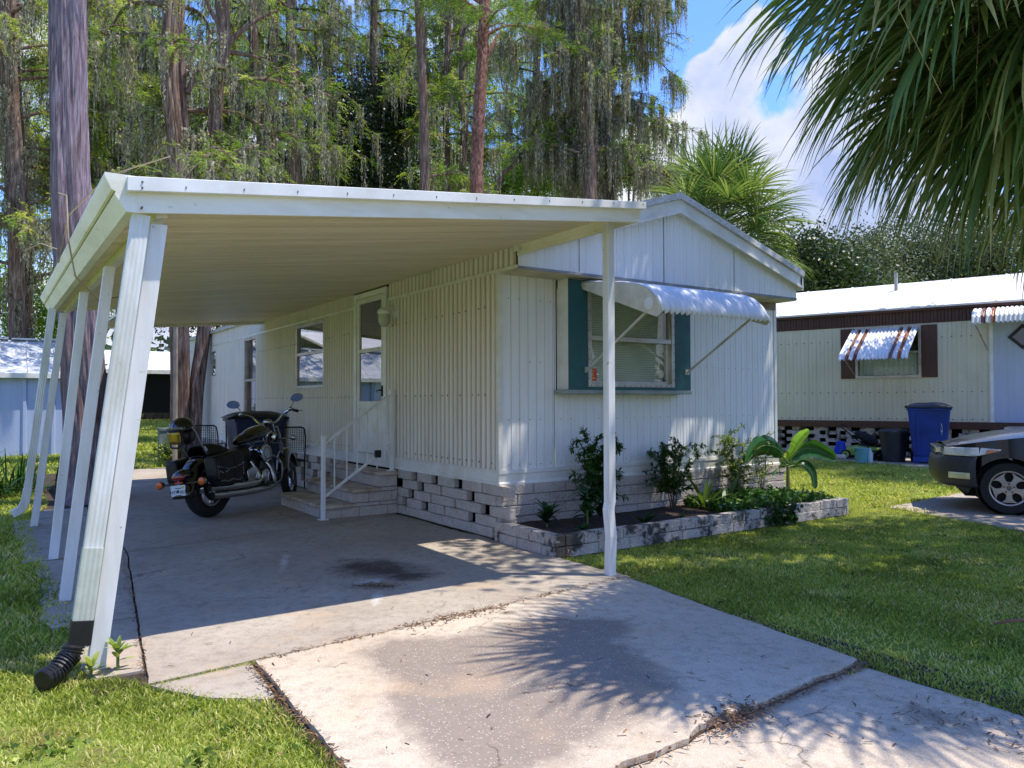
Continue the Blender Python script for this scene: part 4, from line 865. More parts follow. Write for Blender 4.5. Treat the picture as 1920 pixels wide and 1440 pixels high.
# broadleaf trees and bushes: crown as many leaf clumps
def leafy(name,label,base,crown,mat_,n_cl,n_lf,ls,tl=(0,1),cat='tree',group=None,tr=.16,cl=.5,bark=DBARK,seed=1):
    r=np.random.default_rng(seed); root=thing(name,label,cat,tuple(base),group); b=MB(); C=[]
    for (c,rad) in crown:
        c=np.array(c); rad=np.array(rad); n=int(n_cl*rad[0]*rad[2]/sum(q[1][0]*q[1][2] for q in crown))
        d=r.normal(0,1,(n,3)); d/=np.linalg.norm(d,axis=1)[:,None]; C.append(c+d*rad*(r.uniform(.35,1,(n,1))**.5)*(1+.18*np.sin(d[:,:1]*5+seed)))
        trunk(b,[tuple(base),tuple((np.array(base)*.5+c*.5)+r.normal(0,.2,3)),tuple(c)],tr,tr*.3,8,.2,8)
        for q in range(7): b.tube(list(curve([c-[0,0,rad[2]*.5],c+r.normal(0,.25,3)*rad,c+(r.normal(0,.6,3))*rad],6)),[tr*.35,tr*.3,tr*.25,tr*.18,tr*.1,.01],5)
    b.build('trunk',bark,root,smooth=True); C=np.concatenate(C)
    Q=rand_leaves(C,n_lf,(cl,cl,cl*.7),ls,ls*.55,0,r); T=np.clip(np.repeat(r.normal(sum(tl)/2,(tl[1]-tl[0])/4,len(C)),n_lf)+r.normal(0,.12,len(Q)),0,1); quads('foliage',Q,mat_,root,T); return root
def X(px,py,y): return at(px,py,1,y)
def rad(y,px,px0=700): return px*(np.linalg.norm(X(px0,400,y)[:2]-CP[:2]))/1441*.8
c1=X(660,250,22); g0=X(660,500,22); leafy('oak_tree','dense dark evergreen oak behind the carport roof left of the slender trunk',(g0[0],22,.1),[(X(650,230,22),(1.7,1.5,1.9)),(X(610,310,22),(1.5,1.4,1.2)),(X(700,310,22),(1.5,1.4,1.3)),(X(745,210,22),(1.2,1.,1.4)),(X(650,340,21),(1.6,1,.9))],OAK,430,75,.13,(0,.55),seed=3)
leafy('oak_tree','smaller dark oak between the slender trunk and the dense oak',(X(740,500,25)[0],25,.1),[(X(750,270,25),(1.5,1.2,1.6)),(X(720,180,25),(1.6,1.2,1.2))],OAK,190,70,.14,(0,.8),seed=4)
leafy('shrub_tree','bright leafed low tree between the pine and the mossy trunk',(X(1000,500,19)[0],19,.1),[(X(1010,345,19),(1.9,1,.6)),(X(940,350,19),(.9,.8,.5)),(X(1070,350,19),(1.2,.8,.55))],BRT,160,80,.10,(0,.9),seed=5)
for k,(px,py,y,rx,rz,lab) in enumerate(((110,300,30,2.8,2.2,'hazy green tree behind the lilac trunk'),(230,330,32,3.,1.6,'low green tree above the carport gutter corner'),(350,560,34,3.,1.5,'dark tree glimpsed below the carport roof'),(470,330,30,2.2,1.,'green undergrowth tree beyond the thin cypress stems'),(835,330,30,2.6,1.6,'green tree filling the gap left of the pine'),(1180,300,26,1.5,1.2,'thin green tree right of the moss draped trunk'),(560,270,33,2.,1.8,'shaded tree behind the reddish snag'),(30,560,26,2.4,1.6,'round green tree above the blue shed'),(950,150,34,3.2,3.2,'tall pale green tree beyond the leaning tree'),(820,120,34,3.2,3.5,'tall feathery tree behind the slender trunk'),(160,120,34,3.4,3.4,'tall yellow green tree behind the lilac trunk'))):
    c=X(px,py,y); leafy('woodland_tree',lab,(c[0],y,float(ground_h(c[0],y))),[(c,(rx,1.6,rz)),(c+[rx*.6,.5,-rz*.4],(rx*.6,1.2,rz*.6))],(CYP if k in (0,1,8,9,10) else (OAK if k in (2,3,5,6) else BRT)),170,46,.15,(.1,1.) if k not in (2,6) else (0,.7),'tree','trees far behind the home',.14,.55,seed=20+k)
for k,(px,py,D,rx,rz,lab) in enumerate(((1560,520,36,2.6,1.6,'grey green oak above the left part of the far roof'),(1660,500,38,3.2,2.2,'round grey oak behind the brown trimmed home'),(1770,500,38,3.,2.6,'tallest grey oak beyond the brown trimmed home'),(1880,480,36,3.,2.4,'grey oak at the right edge beyond the roof'),(1475,500,30,1.6,1.4,'bright green tree peeking past the gable right end'))):
    c=dp(px,py,D); leafy('background_oak',lab,(c[0],c[1],0),[(c,(rx,2,rz)),(c+[1.,-1.2,-.6],(rx*.8,1.5,rz*.7))],GREY if k<4 else OAK,260,60,.16,(.1,1.),'tree','oaks beyond the neighbouring home',.2,.45,seed=50+k)
# hanging cypress bough over carport roof
b=MB(); LB=[]
root=thing('cypress_sapling','light green cypress sapling with arching pale twigs just over the carport roof','tree',tuple(S(10.5,(330,800))[0][:2])+(0,))
m0=S(10.5,(330,560))[0]; b.tube([(m0[0],10.5,0),m0,S(10.5,(340,330))[0]],[.05,.045,.03],8)
for pp in (S(10.5,(340,340),(320,300),(305,275),(290,300)),S(10.5,(340,340),(380,300),(410,310),(440,335)),S(10.5,(340,330),(330,300),(360,290),(400,300)),S(10.5,(340,340),(270,310),(230,325)),S(10.5,(345,345),(420,345),(470,350)),S(10.5,(340,340),(300,335),(250,345)),S(10.3,(340,340),(350,290),(370,285))):
    C=curve(pp,10); b.tube(list(C),.012,5); LB.append(C)
b.build('trunk',M('pale_twig',(150,138,124),.9),root,smooth=True); A,D=anchors(LB,.16,.1); A=A+rng.normal(0,.1,A.shape); Q=sprays(A,D,4,.06,.006,tl=.32); quads('foliage',Q,CYP,root,tint(len(Q),.3,1.))
Qm=moss(A[::3],3,.3,.8); quads('hanging_moss',Qm,MOSS,root,tint(len(Qm),.3,1))
# ---------------------------------------------------------------- palms
PALM=leafmat('palm_leaf',(50,76,42),(112,140,80),(206,192,138),.42,.32); PALM2=leafmat('palm_leaf_bright',(44,72,38),(88,120,60),(160,172,104),.35,.4)
PETI=M('petiole',(120,140,70),.5,col2=(96,110,52)); PBARK=barkmat('palm_trunk_bark',(70,60,52),(124,110,98),(160,148,134),1.,1.,(3,3,7))
def frond(root,A,az,el,plen,blen,nseg,r,mat_,segw=.045,gd_=.9,tr=(0,.8),roll=0.):
    A=np.array(A,float); h=np.array([math.cos(az)*math.cos(el),math.sin(az)*math.cos(el),math.sin(el)])
    pts=[A]; d=h.copy()
    for k in range(8): d=d+np.array([0,0,-.05]); d/=np.linalg.norm(d); pts.append(pts[-1]+d*plen/8)
    H=pts[-1]; side=np.cross(d,[0,0,1.]); side/=np.linalg.norm(side); up=np.cross(side,d)
    c,s_=math.cos(roll),math.sin(roll); side,up=side*c+up*s_,up*c-side*s_
    MB().tube(pts,[.022-.0013*k for k in range(9)],6).build('petiole',PETI,root,smooth=True)
    Q=[];T=[]
    for i in range(nseg):
        f=(i/(nseg-1)*2-1); an=f*2.25; L=blen*(1-.28*abs(f)**2)*r.uniform(.85,1.08)
        # costapalmate: segments leave along a short curved midrib
        o=H+d*(.28*blen*(1-abs(f)))+np.array([0,0,-.05*(1-abs(f))]); q=d*math.cos(an)+side*math.sin(an)+up*(.30*abs(math.sin(an))+r.normal(0,.05)); q/=np.linalg.norm(q)
        wv=np.cross(q,up); wv/=np.linalg.norm(wv)+1e-9; K=7; p=o; g=gd_*r.uniform(.7,1.35); t_=np.clip(r.normal(sum(tr)/2,(tr[1]-tr[0])/4),0,1); W=segw*r.uniform(.8,1.15)
        prev=None
        for k in range(K+1):
            t=k/K; ww=W*(.35+1.3*t if t<.45 else max(.03,.94*(1-(t-.45)/.55)**.8))*.5; nrm=np.cross(wv,q); L3=p-wv*ww+nrm*ww*.5; R3=p+wv*ww+nrm*ww*.5; C3=p
            if prev is not None:
                Q.append([prev[0],prev[1],C3,L3]); Q.append([prev[1],prev[2],R3,C3]); T+= [min(1,t_+.25*max(0,t-.75)*4*.5)]*2
            prev=(L3,C3,R3)
            q=q+np.array([0,0,-g*(.10+.34*t*t)]); 
            if t>.6: q=q+r.normal(0,.035,3)
            q/=np.linalg.norm(q); wv=wv-q*(wv@q); wv/=np.linalg.norm(wv); p=p+q*L/K
    return quads('frond',np.array(Q),mat_,root,np.array(T))
fp=thing('cabbage_palm','large cabbage palm with drooping fan fronds hanging over the driveway','palm tree',(1.45,-4.62,0)); r7=np.random.default_rng(31)
b=MB(); AP=np.array((1.42,-4.55,4.33)); P=trunk(b,[(1.45,-4.62,0),(1.5,-4.6,1.5),(1.46,-4.58,3.),tuple(AP-[0,0,.1])],.19,.16,40,.3,18)
for k in range(60):
    z=1.6+k*.042; a=k*2.4; o=np.array([1.46+.17*math.cos(a),-4.58+.17*math.sin(a),z]); b.bar(o,o+np.array([.12*math.cos(a),.12*math.sin(a),.16]),.05,.02)
b.build('trunk',PBARK,fp,smooth=True)
left=math.atan2(.56,-.83)
for k in range(46):
    az=k*2.399963+.3; el=R_(62-k*2.75)+r7.normal(0,.08); frond(fp,AP+[0,0,.25-k*.012],az,el,r7.uniform(.75,1.1),r7.uniform(.9,1.15),48,r7,PALM,.042,.72,(.1,.75),r7.normal(0,.25))
for az,el,pl_ in ((left-.1,-.25,1.05),(left+.25,-.45,.95),(left-.35,-.5,1.0),(left+.5,-.15,1.15),(left-.6,-.7,.9),(left+.05,-.75,1.0),(left,.12,1.2),(left+.75,-.6,.9),(left-.2,-.95,.9),(left+.15,-.05,1.15),(left-.15,-.55,1.2),(left+.35,-.8,1.1),(left+.6,.1,1.2),(left+.45,-.3,1.3),(left+.3,.3,1.2)):
    frond(fp,AP+[0,0,-.05],az,el,pl_,1.1,54,r7,PALM,.042,.8,(.1,.8),r7.normal(0,.2))
b=MB()
for q in range(60):
    o=AP+np.array([r7.normal(-.9,.6),r7.normal(.45,.5),r7.uniform(-1.0,.1)]); L=r7.uniform(.3,.8); b.tube([o,o+[r7.normal(0,.05),r7.normal(0,.05),-L*.5],o+[r7.normal(0,.1),r7.normal(0,.1),-L]],.0016,3,cap=False)
b.build('dry_threads',M('dry_thread',(190,168,120),.8),fp)
# fruit stalks
b=MB(); fr_=MB()
for q in range(5):
    o=AP.copy(); az=left+.35+q*.16; L=1.9-q*.08; H=[o]
    d=np.array([math.cos(az)*.95,math.sin(az)*.95,.42]); 
    for k in range(12): d=d+[0,0,-.085]; d/=np.linalg.norm(d); H.append(H[-1]+d*L/12)
    b.tube(H,.008,5)
    for k in range(26):
        s0=H[random.randint(5,12)]; e=s0+np.array([random.gauss(0,.16),random.gauss(0,.16),-random.uniform(.02,.3)]); b.tube([s0,(s0+e)/2+[0,0,.03],e],.0025,3,cap=False)
        for _ in range(6): t=random.random(); c=s0+(e-s0)*t; fr_.ball(c+np.array([random.gauss(0,.02) for _ in range(3)]),.0075,5,4)
st_=b.build('fruit_stalk',M('stalk',(150,130,92),.8),fp); fr_.build('berries',M('palm_berry',(26,22,26),.3),fp)
bp=thing('fan_palm','bright fan palm rising behind the gable roof','palm tree',(8.0,4.1,0)); b=MB(); trunk(b,[(8.,4.1,0),(8.05,4.1,2.5),(8.,4.1,4.9)],.2,.17,30,.3,14); b.build('trunk',PBARK,bp,smooth=True); r8=np.random.default_rng(8)
for k in range(58):
    frond(bp,(8.,4.1,4.95-k*.008),k*2.399963,R_(80-k*1.9)+r8.normal(0,.08),r8.uniform(.65,.95),r8.uniform(.85,1.05),44,r8,PALM2,.042,.42,(.2,1.),r8.normal(0,.3))
# broad shade trees to the right, outside the frame, that dapple the lawn
for k,(x,y,lab,cr) in enumerate(((6.6,-5.4,'spreading shade oak on the lawn right of the palm',[((4.6,-4.2,7.2),(2.3,1.8,1.1)),((6.8,-4.9,7.6),(2.2,2.,1.2)),((3.4,-5.2,7.6),(1.6,1.4,.9)),((3.9,-1.45,8.3),(2.4,.75,.6)),((2.5,-2.7,8.1),(1.3,.7,.5))]),(12.5,-4.8,'shade oak past the dark car',[((13.6,1.6,8.6),(1.9,1.3,.9)),((13.,-1.,8.6),(2.,1.4,1.))]))):
    leafy('shade_oak',lab,(x,y,0),cr,GREY,420,44,.16,(.1,1.),'tree',None,.24,.36,seed=80+k)

r=np.random.default_rng(99); n=700; a=r.uniform(-1.2,2.6,n); d=r.uniform(62,80,n); C=np.stack([CP[0]+d*np.cos(math.pi/2-a),CP[1]+d*np.sin(math.pi/2-a),r.uniform(0,6.2,n)**1.0],-1)
Q=rand_leaves(C,26,(1.2,1.2,.8),.8,.5,0,r); tag(quads('distant_woods',Q,OAK,tint=np.clip(r.normal(.5,.2,len(Q)),0,1)),'low dark line of far woods beyond the homes',None,None,'stuff')
# ---------------------------------------------------------------- motorcycle (local: x forward, y left, z up)
_f=np.array([.765,.645]); _f/=np.linalg.norm(_f)
mc=thing('motorcycle','black cruiser motorcycle with chrome pipes and studded saddlebags parked under the carport','motorcycle',(-2.01,3.15,.005),local=True)
mc.scale=(1.05,)*3; mc.rotation_euler=(Matrix.Rotation(math.atan2(_f[1],_f[0]),3,'Z')@Matrix.Rotation(R_(-7),3,'X')).to_euler()
REDL=M('tail_red',(150,14,18),.18,coat=1.,col2=(110,8,12)); AMB=M('amber_lens',(214,100,24),.22,coat=.6,col2=(180,76,18)); GREYM=M('engine_grey',(86,88,92),.4,.8,col2=(60,62,66)); MIR=M('mirror_glass',(190,205,225),.03,1.,col2=(185,200,220))
def wheel(cx,cz,R,w,rim,steer=0.,nm='rear_wheel',front=False):
    t=MB(); c=(cx,0,cz); ax=(math.sin(steer)*-1,math.cos(steer),0) if steer else (0,1,0); h=w/2
    t.lathe(c,ax,[(-h*.62,rim),(-h*.95,rim+(R-rim)*.35),(-h,rim+(R-rim)*.62),(-h*.82,R-.02),(-h*.45,R-.004),(0,R),(h*.45,R-.004),(h*.82,R-.02),(h,rim+(R-rim)*.62),(h*.95,rim+(R-rim)*.35),(h*.62,rim)],48)
    wh=t.build('wheel',RUB,mc,smooth=True,label=nm)
    t=MB(); t.lathe(c,ax,[(-h*.6,rim+.004),(-h*.62,rim-.02),(-h*.35,rim-.03),(0,rim-.012),(h*.35,rim-.03),(h*.62,rim-.02),(h*.6,rim+.004)],48); t.lathe(c,ax,[(-.07,.001),(-.07,.045),(.07,.045),(.07,.001)],16)
    a_=np.array(ax); u=np.array([a_[1],-a_[0],0]); up=np.array([0,0,1.])
    for k in range(18):
        a=2*math.pi*k/18; d=u*math.cos(a)+up*math.sin(a); d2=u*math.cos(a+.35)+up*math.sin(a+.35); t.tube([np.array(c)+d*.04+a_*.03,np.array(c)+d2*(rim-.02)],.0035,4)
    t.build('rim',CHROME,wh,smooth=True)
    t=MB(); t.lathe(np.array(c)-a_*.075,ax,[(0,.09),(0,.15),(.006,.15),(.006,.09)],28); t.build('brake_disc',GREYM,wh)
    return wh
wheel(0,.325,.325,.17,.205,nm='fat rear wheel'); ST=R_(20); wheel(1.64,.325,.325,.10,.215,ST,nm='front wheel turned toward the steps')
def arc_fender(cx,cz,R,w,a0,a1,drop,steer=0.,nm='fender',n=26,flare=0.):
    b=MB(); cs,sn=math.cos(steer),math.sin(steer)
    def fn(u,v):
        a=R_(a0+(a1-a0)*u); s=(v*2-1); rr=R-drop*abs(s)**3+(flare*max(0,(u-.8)/.2)); y=w/2*math.sin(s*math.pi/2)
        x=rr*math.cos(a); z=rr*math.sin(a); return (cx+x*cs-y*sn,x*sn+y*cs,cz+z)
    b.grid(fn,n,12); return b.build(nm,BLKG,mc,smooth=True,solid=.006)
arc_fender(-.0,.325,.385,.235,35,188,.13,nm='rear_fender',flare=.10); arc_fender(1.64,.325,.36,.15,15,170,.09,ST,nm='front_fender')
# rear fender tail skirt
b=MB(); b.ball((-.36,0,.50),(.12,.105,.07),16,10); tail=b.build('tail_cowl',BLKG,mc,smooth=True)
MB().ball((-.445,0,.485),(.035,.085,.042),16,10).build('tail_light',REDL,mc,smooth=True)
MB().box(-.455,-.44,-.05,.05,.415,.435).build('reflector',M('red_orange_reflector',(200,60,26),.3),mc,bevel=.003)
b=MB(); b.bar((-.40,-.24,.415),(-.40,.24,.415),.02,.02); b.build('signal_bar',BLACK,mc)
for y in (-.27,.27):
    b=MB(); b.lathe((-.36,y,.42),(-1,0,0),[(0,.001),(.0,.025),(.03,.042),(.06,.046),(.065,.046)],18); g=b.build('turn_signal',CHROME,mc,smooth=True)
    MB().lathe((-.425,y,.42),(-1,0,0),[(0,.043),(.012,.038),(.018,.02),(.02,.001)],18).build('lens',AMB,g,smooth=True)
# plate
pz=.345; b=MB().box(-.470,-.464,-.092,.092,pz-.058,pz+.058); plt=b.build('licence_plate',M('plate_white',(226,230,232),.4),mc,bevel=.003,label='white plate with blue green characters')
GRN=M('plate_green',(34,84,120),.5)
b=place(textmb('MTF  007',.052),(-.4715,0,pz-.018),(0,-1,0),(0,0,1),(-1,0,0)); b.build('lettering',GRN,plt)
b=MB(); b.ball((-.4712,0,pz-.008),(.001,.017,.019),10,6); b.build('orange_emblem',M('emblem_teal',(40,66,90),.5),plt)
MB().box(-.472,-.4705,-.045,.035,pz+.022,pz+.03).build('top_band',GRN,plt); MB().box(-.472,-.4705,-.075,-.05,pz+.02,pz+.046).build('corner_decal',M('decal_yellow',(210,196,60),.5),plt)
# seat, sissy bar, saddlebags
b=MB()
def seat(u,v):
    x=-.12+u*.78; prof=[.80,.815,.80,.76,.715,.70,.715,.76]; i=u*7; k=min(int(i),6); z=prof[k]*(1-(i-k))+prof[k+1]*(i-k); w_=.13+.06*math.sin(math.pi*min(1,u*1.3)); a=(v*2-1); return (x,w_*math.sin(a*math.pi/2)*1.,z-.13*abs(a)**3)
b.grid(seat,24,14); b.build('seat',LEATH,mc,smooth=True,solid=.02)
b=MB(); b.box(-.15,.62,-.10,.10,.52,.70); b.build('frame_cover',BLACK,mc,bevel=.04)
b=MB(); b.tube(list(curve([(-.05,-.12,.62),(-.17,-.12,.80),(-.27,-.10,1.0),(-.28,0,1.04),(-.27,.10,1.0),(-.17,.12,.80),(-.05,.12,.62)],30)),.009,8); b.bar((.02,-.13,.60),(-.15,-.13,.78),.035,.008,(0,1,0)); b.build('sissy_bar',CHROME,mc,smooth=True)
MB().ball((-.25,0,.93),(.035,.11,.10),14,10).build('passenger_backrest',LEATH,mc,smooth=True)
for y,s in ((-.25,-1),(.25,1)):
    b=MB(); prof=[(-.28,.66),(.20,.72),(.27,.62),(.24,.42),(.16,.34),(-.18,.34),(-.27,.44)]
    b.prism([(x+.02,y-.075,z) for x,z in prof],(0,.15,0)); bg_=b.build('saddlebag',LEATH,mc,bevel=.03,smooth=True)
    b=MB()
    def stud(x,z): b.ball((x+.02,y+s*.077,z),(.0042,.003,.0042),6,4)
    for k in range(16): stud(-.24+k*.031,.60-.045*math.sin(math.pi*k/15)-.04)
    for k in range(9): stud(-.20+.018*k,.47+.006*abs(4-k))
    for k in range(14): stud(-.2+k*.028,.385+.01*math.sin(k))
    for k in range(5): stud(-.23,.42+k*.03); stud(.215,.44+k*.03)
    b.build('studs',CHROME,bg_,smooth=True)
    MB().box(-.12,-.09,y+s*.076-.004,y+s*.076+.004,.40,.66).box(.09,.12,y+s*.076-.004,y+s*.076+.004,.40,.66).build('straps',LEATH,bg_)
# tank
b=MB()
def tank(u,v):
    th=2*math.pi*v; x=.58+u*.62; s=math.sin(math.pi*min(1,(.03+u*.97)))**.55 if u<.999 else 0; hw=.178*max(.02,(u+.04)**.55*(1.02-u)**.28*1.15); hh=.150*max(.02,(u+.05)**.6*(1.03-u)**.32*1.2)
    return (x,hw*math.cos(th),.80+u*.13+hh*math.sin(th)*(1 if math.sin(th)>0 else .75))
b.grid(tank,20,20); b.build('fuel_tank',BLKG,mc,smooth=True)
MB().grid(lambda u,v:(.72+u*.40,(v-.5)*.075*(1-.3*u),.80+(.14+u*.40/.62*.9)*.13+.135*((.2+u*.66)**.6)*((.88-u*.66))**.32*1.2+.012-.010*abs(v*2-1)**2),14,4).build('tank_console',CHROME,mc,smooth=True,solid=.006)
# engine: two finned cylinders in a vee, crankcase, covers, round air cleaner
b=MB()
for ang,cx in ((-28,.70),(26,.94)):
    a=R_(ang); d=np.array([math.sin(a),0,math.cos(a)]); o=np.array([.82+math.sin(a)*.10,0,.42+math.cos(a)*.06])
    b.lathe(o,d,[(0,.001),(0,.06),(.24,.06),(.24,.001)],14)
    for k in range(9): b.lathe(o+d*(.03+k*.024),d,[(0,.03),(0,.088),(.008,.088),(.008,.03)],14)
b.build('cylinder_fins',GREYM,mc)
b=MB(); 
for ang in (-28,26):
    a=R_(ang); d=np.array([math.sin(a),0,math.cos(a)]); o=np.array([.82+math.sin(a)*.34,0,.42+math.cos(a)*.29]); Rm=np.array([[d[2],0,d[0]],[0,1,0],[-d[0],0,d[2]]]); b.ball(o,(.085,.10,.06),12,8,Rm)
b.build('cylinder_heads',CHROME,mc,smooth=True)
b=MB(); b.prism([(.55,-.12,.22),(1.02,-.12,.22),(1.10,-.12,.34),(1.0,-.12,.46),(.62,-.12,.47),(.50,-.12,.36)],(0,.24,0)); b.build('crankcase',GREYM,mc,bevel=.03,smooth=True)
b=MB(); b.lathe((.93,-.12,.36),(0,-1,0),[(0,.095),(.03,.09),(.045,.06),(.05,.001)],20); b.prism([(.54,-.125,.30),(.70,-.125,.27),(.76,-.125,.40),(.66,-.125,.50),(.52,-.125,.46)],(0,-.05,0)); b.lathe((.72,-.13,.33),(0,-1,0),[(0,.06),(.03,.055),(.04,.001)],18); b.build('engine_covers',CHROME,mc,smooth=True,bevel=.006)
b=MB(); b.lathe((.93,-.10,.64),(0,-1,0),[(0,.001),(0,.06),(.03,.105),(.075,.112),(.09,.105),(.097,.07),(.10,.001)],32); ac=b.build('air_cleaner',CHROME,mc,smooth=True,label='round chrome air cleaner cover')
MB().lathe((.93,-.2,.64),(0,-1,0),[(0,.075),(.004,.078),(.006,.074)],32).build('ring',BLACK,ac)
# exhausts
b=MB()
for z,x1,yy in ((.30,-.25,-.215),(.215,-.22,-.225)):
    P=curve([(.98 if z<.25 else .70,-.10,.56),(1.02 if z<.25 else .73,-.17,.42),(.95 if z<.25 else .70,yy+.01,z+.02),(.45,yy,z+.0),(.0,yy,z+.015),(x1,yy,z+.03)],30)
    b.tube(list(P),[.022]*10+[.022+.017*min(1,(k)/6) for k in range(20)],14,cap=False)
b.build('exhaust_pipes',CHROME,mc,smooth=True)
b=MB()
for z,x1,yy in ((.33,-.252,-.215),(.245,-.222,-.225)): b.lathe((x1+.004,yy,z),(-1,0,0),[(-.02,.001),(-.02,.032),(.0,.034)],14)
b.build('exhaust_tips',DARK,mc)
# frame, guard, boards
b=MB(); b.tube([(.1,-.09,.34),(.5,-.1,.24),(1.0,-.1,.19),(1.15,-.07,.32),(1.28,0,.85)],.018,8); b.tube([(.1,.09,.34),(.5,.1,.24),(1.0,.1,.19),(1.15,.07,.32),(1.28,0,.85)],.018,8); b.tube([(0,-.11,.325),(.35,-.11,.4),(.6,-.1,.5)],.022,8); b.box(1.08,1.13,-.10,.10,.30,.70).box(.30,.6,-.12,.12,.36,.62); b.build('frame',BLACK,mc,smooth=True)
b=MB(); b.tube(list(curve([(1.12,0,.62),(1.10,-.16,.60),(1.07,-.27,.52),(1.06,-.29,.40),(1.05,-.25,.28),(1.02,-.08,.22)],24)),.014,8); b.tube(list(curve([(1.12,0,.62),(1.10,.16,.60),(1.07,.27,.52),(1.06,.29,.40),(1.05,.25,.28),(1.02,.08,.22)],24)),.014,8); b.build('engine_guard',CHROME,mc,smooth=True)
b=MB(); b.tube([(.62,.11,.24),(.60,.20,.12),(.56,.33,-.022)],.012,8); b.tube([(.78,-.26,.27),(.92,-.26,.27)],.018,8); b.build('stand_and_peg',GREYM,mc,smooth=True)
# fork, headlamp, bars (steered)
cs,sn=math.cos(ST),math.sin(ST)
def st(x,y,z): 
    ox=1.36; return (ox+(x-ox)*cs-y*sn,(x-ox)*sn+y*cs,z)
b=MB()
for y in (-.09,.09):
    b.tube([st(1.27,y,.96),st(1.50,y,.56)],.023,10); b.tube([st(1.50,y,.56),st(1.66,y,.30)],.032,10)
b.build('front_fork',CHROME,mc,smooth=True)
b=MB(); b.lathe(st(1.42,0,.84),(cs,sn,0),[(-.10,.001),(-.09,.05),(-.03,.085),(.04,.095),(.05,.09),(.055,.001)],20); b.tube([st(1.34,-.25,.80),st(1.34,.25,.80)],.01,6); b.build('headlamp',CHROME,mc,smooth=True)
for y in (-.27,.27):
    c=st(1.36,y,.80); b=MB(); b.ball(c,(.045,.04,.04),12,8); g=b.build('turn_signal',CHROME,mc,smooth=True); MB().lathe(np.array(c)+np.array([cs,sn,0])*.03,(cs,sn,0),[(0,.034),(.012,.03),(.018,.001)],14).build('lens',AMB,g,smooth=True)
bars=[st(1.22,0,1.0),st(1.22,-.10,1.02),st(1.25,-.20,1.12),st(1.18,-.32,1.15),st(1.02,-.42,1.12)]
barl=[st(1.22,0,1.0),st(1.22,.10,1.02),st(1.25,.20,1.12),st(1.18,.32,1.15),st(1.02,.42,1.12)]
b=MB(); b.tube(list(curve(bars,18)),.013,8); b.tube(list(curve(barl,18)),.013,8); b.tube([st(1.27,-.05,.9),st(1.22,-.05,1.02)],.02,8); b.tube([st(1.27,.05,.9),st(1.22,.05,1.02)],.02,8); b.ball(st(1.2,0,1.03),(.05,.06,.04),12,8); hb=b.build('handlebar',CHROME,mc,smooth=True)
for s in (-1,1):
    MB().tube([st(1.14,s*.345,1.145),st(1.01,s*.425,1.117)],.019,10).build('grip',RUB,hb,smooth=True)
    MB().box(*[0]*6) if False else None
    b=MB(); b.ball(st(1.17,s*.31,1.165),(.03,.03,.025),8,6); b.tube([st(1.2,s*.29,1.16),st(1.22,s*.36,1.14),st(1.12,s*.47,1.12)],.006,6); b.tube([st(1.19,s*.3,1.17),st(1.22,s*.34,1.24),st(1.20,s*.38,1.285)],.006,6); b.build('lever_and_stalk',CHROME,hb,smooth=True)
    rot=np.array(Matrix.Rotation(ST,3,'Z')@Matrix.Rotation(R_(-14),3,'Y')@Matrix.Rotation(R_(s*8),3,'X'))
    c=np.array(st(1.19,s*.40,1.30)); b=MB(); b.ball(c,(.02,.085,.052),18,10,rot); mr=b.build('mirror',CHROME,mc,smooth=True)
    b=MB(); vs=[c+rot@np.array([-.0205,.078*math.cos(a)*1.,.046*math.sin(a)]) for a in np.linspace(0,2*math.pi,24,endpoint=False)]; b.add(vs,[tuple(range(24))]); b.build('mirror_glass',MIR,mr)
b=MB(); 
for s in (-1,1): b.tube(list(curve([st(1.17,s*.3,1.16),st(1.30,s*.2,1.08),st(1.38,s*.08,.95),st(1.3,0,.75)],12)),.005,5)
b.box(1.17,1.25,-.06,.06,.93,.99); b.build('cables',BLACK,mc,smooth=True)
# helmet on the backrest
Rw=mc.matrix_basis.to_3x3() if False else None
H0=Vector((-2.01,3.15,.005)); Mx=(Matrix.Rotation(math.atan2(_f[1],_f[0]),3,'Z')@Matrix.Rotation(R_(-7),3,'X'))
hl=thing('helmet','black half helmet with a gold tinted face shield hung on the motorcycle backrest','helmet',tuple(H0+Mx@Vector((-.31,.02,1.02))),local=True); hl.rotation_euler=(R_(0),R_(10),math.atan2(_f[1],_f[0])+R_(180-12))
b=MB(); b.grid(lambda u,v:(.145*math.sin(v*math.pi*.56)*math.cos(u*6.2832),.115*math.sin(v*math.pi*.56)*math.sin(u*6.2832),.04+.125*math.cos(v*math.pi*.56)),24,12); b.build('shell',BLKG,hl,smooth=True,solid=.008)
b=MB(); b.grid(lambda u,v:(.13*math.cos((u-.5)*1.8)+.03,.12*math.sin((u-.5)*2.2),.03-.145*v),14,4); b.build('face_shield',M('gold_visor',(176,146,74),.12,.7,col2=(120,96,44)),hl,smooth=True,solid=.003)
b=MB(); b.tube(list(curve([(.16*math.cos((u-.5)*1.8)+.0,.12*math.sin((u-.5)*2.2),.04) for u in np.linspace(0,1,9)],20)),.012,6); b.tube([(.08,-.10,.03),(.09,-.105,-.12),(.13,-.06,-.16),(.135,.06,-.16),(.09,.105,-.12),(.08,.10,.03)],.012,6); b.ball((-.02,0,-.05),(.10,.10,.10),12,8); b.build('trim_and_liner',BLACK,hl,smooth=True)
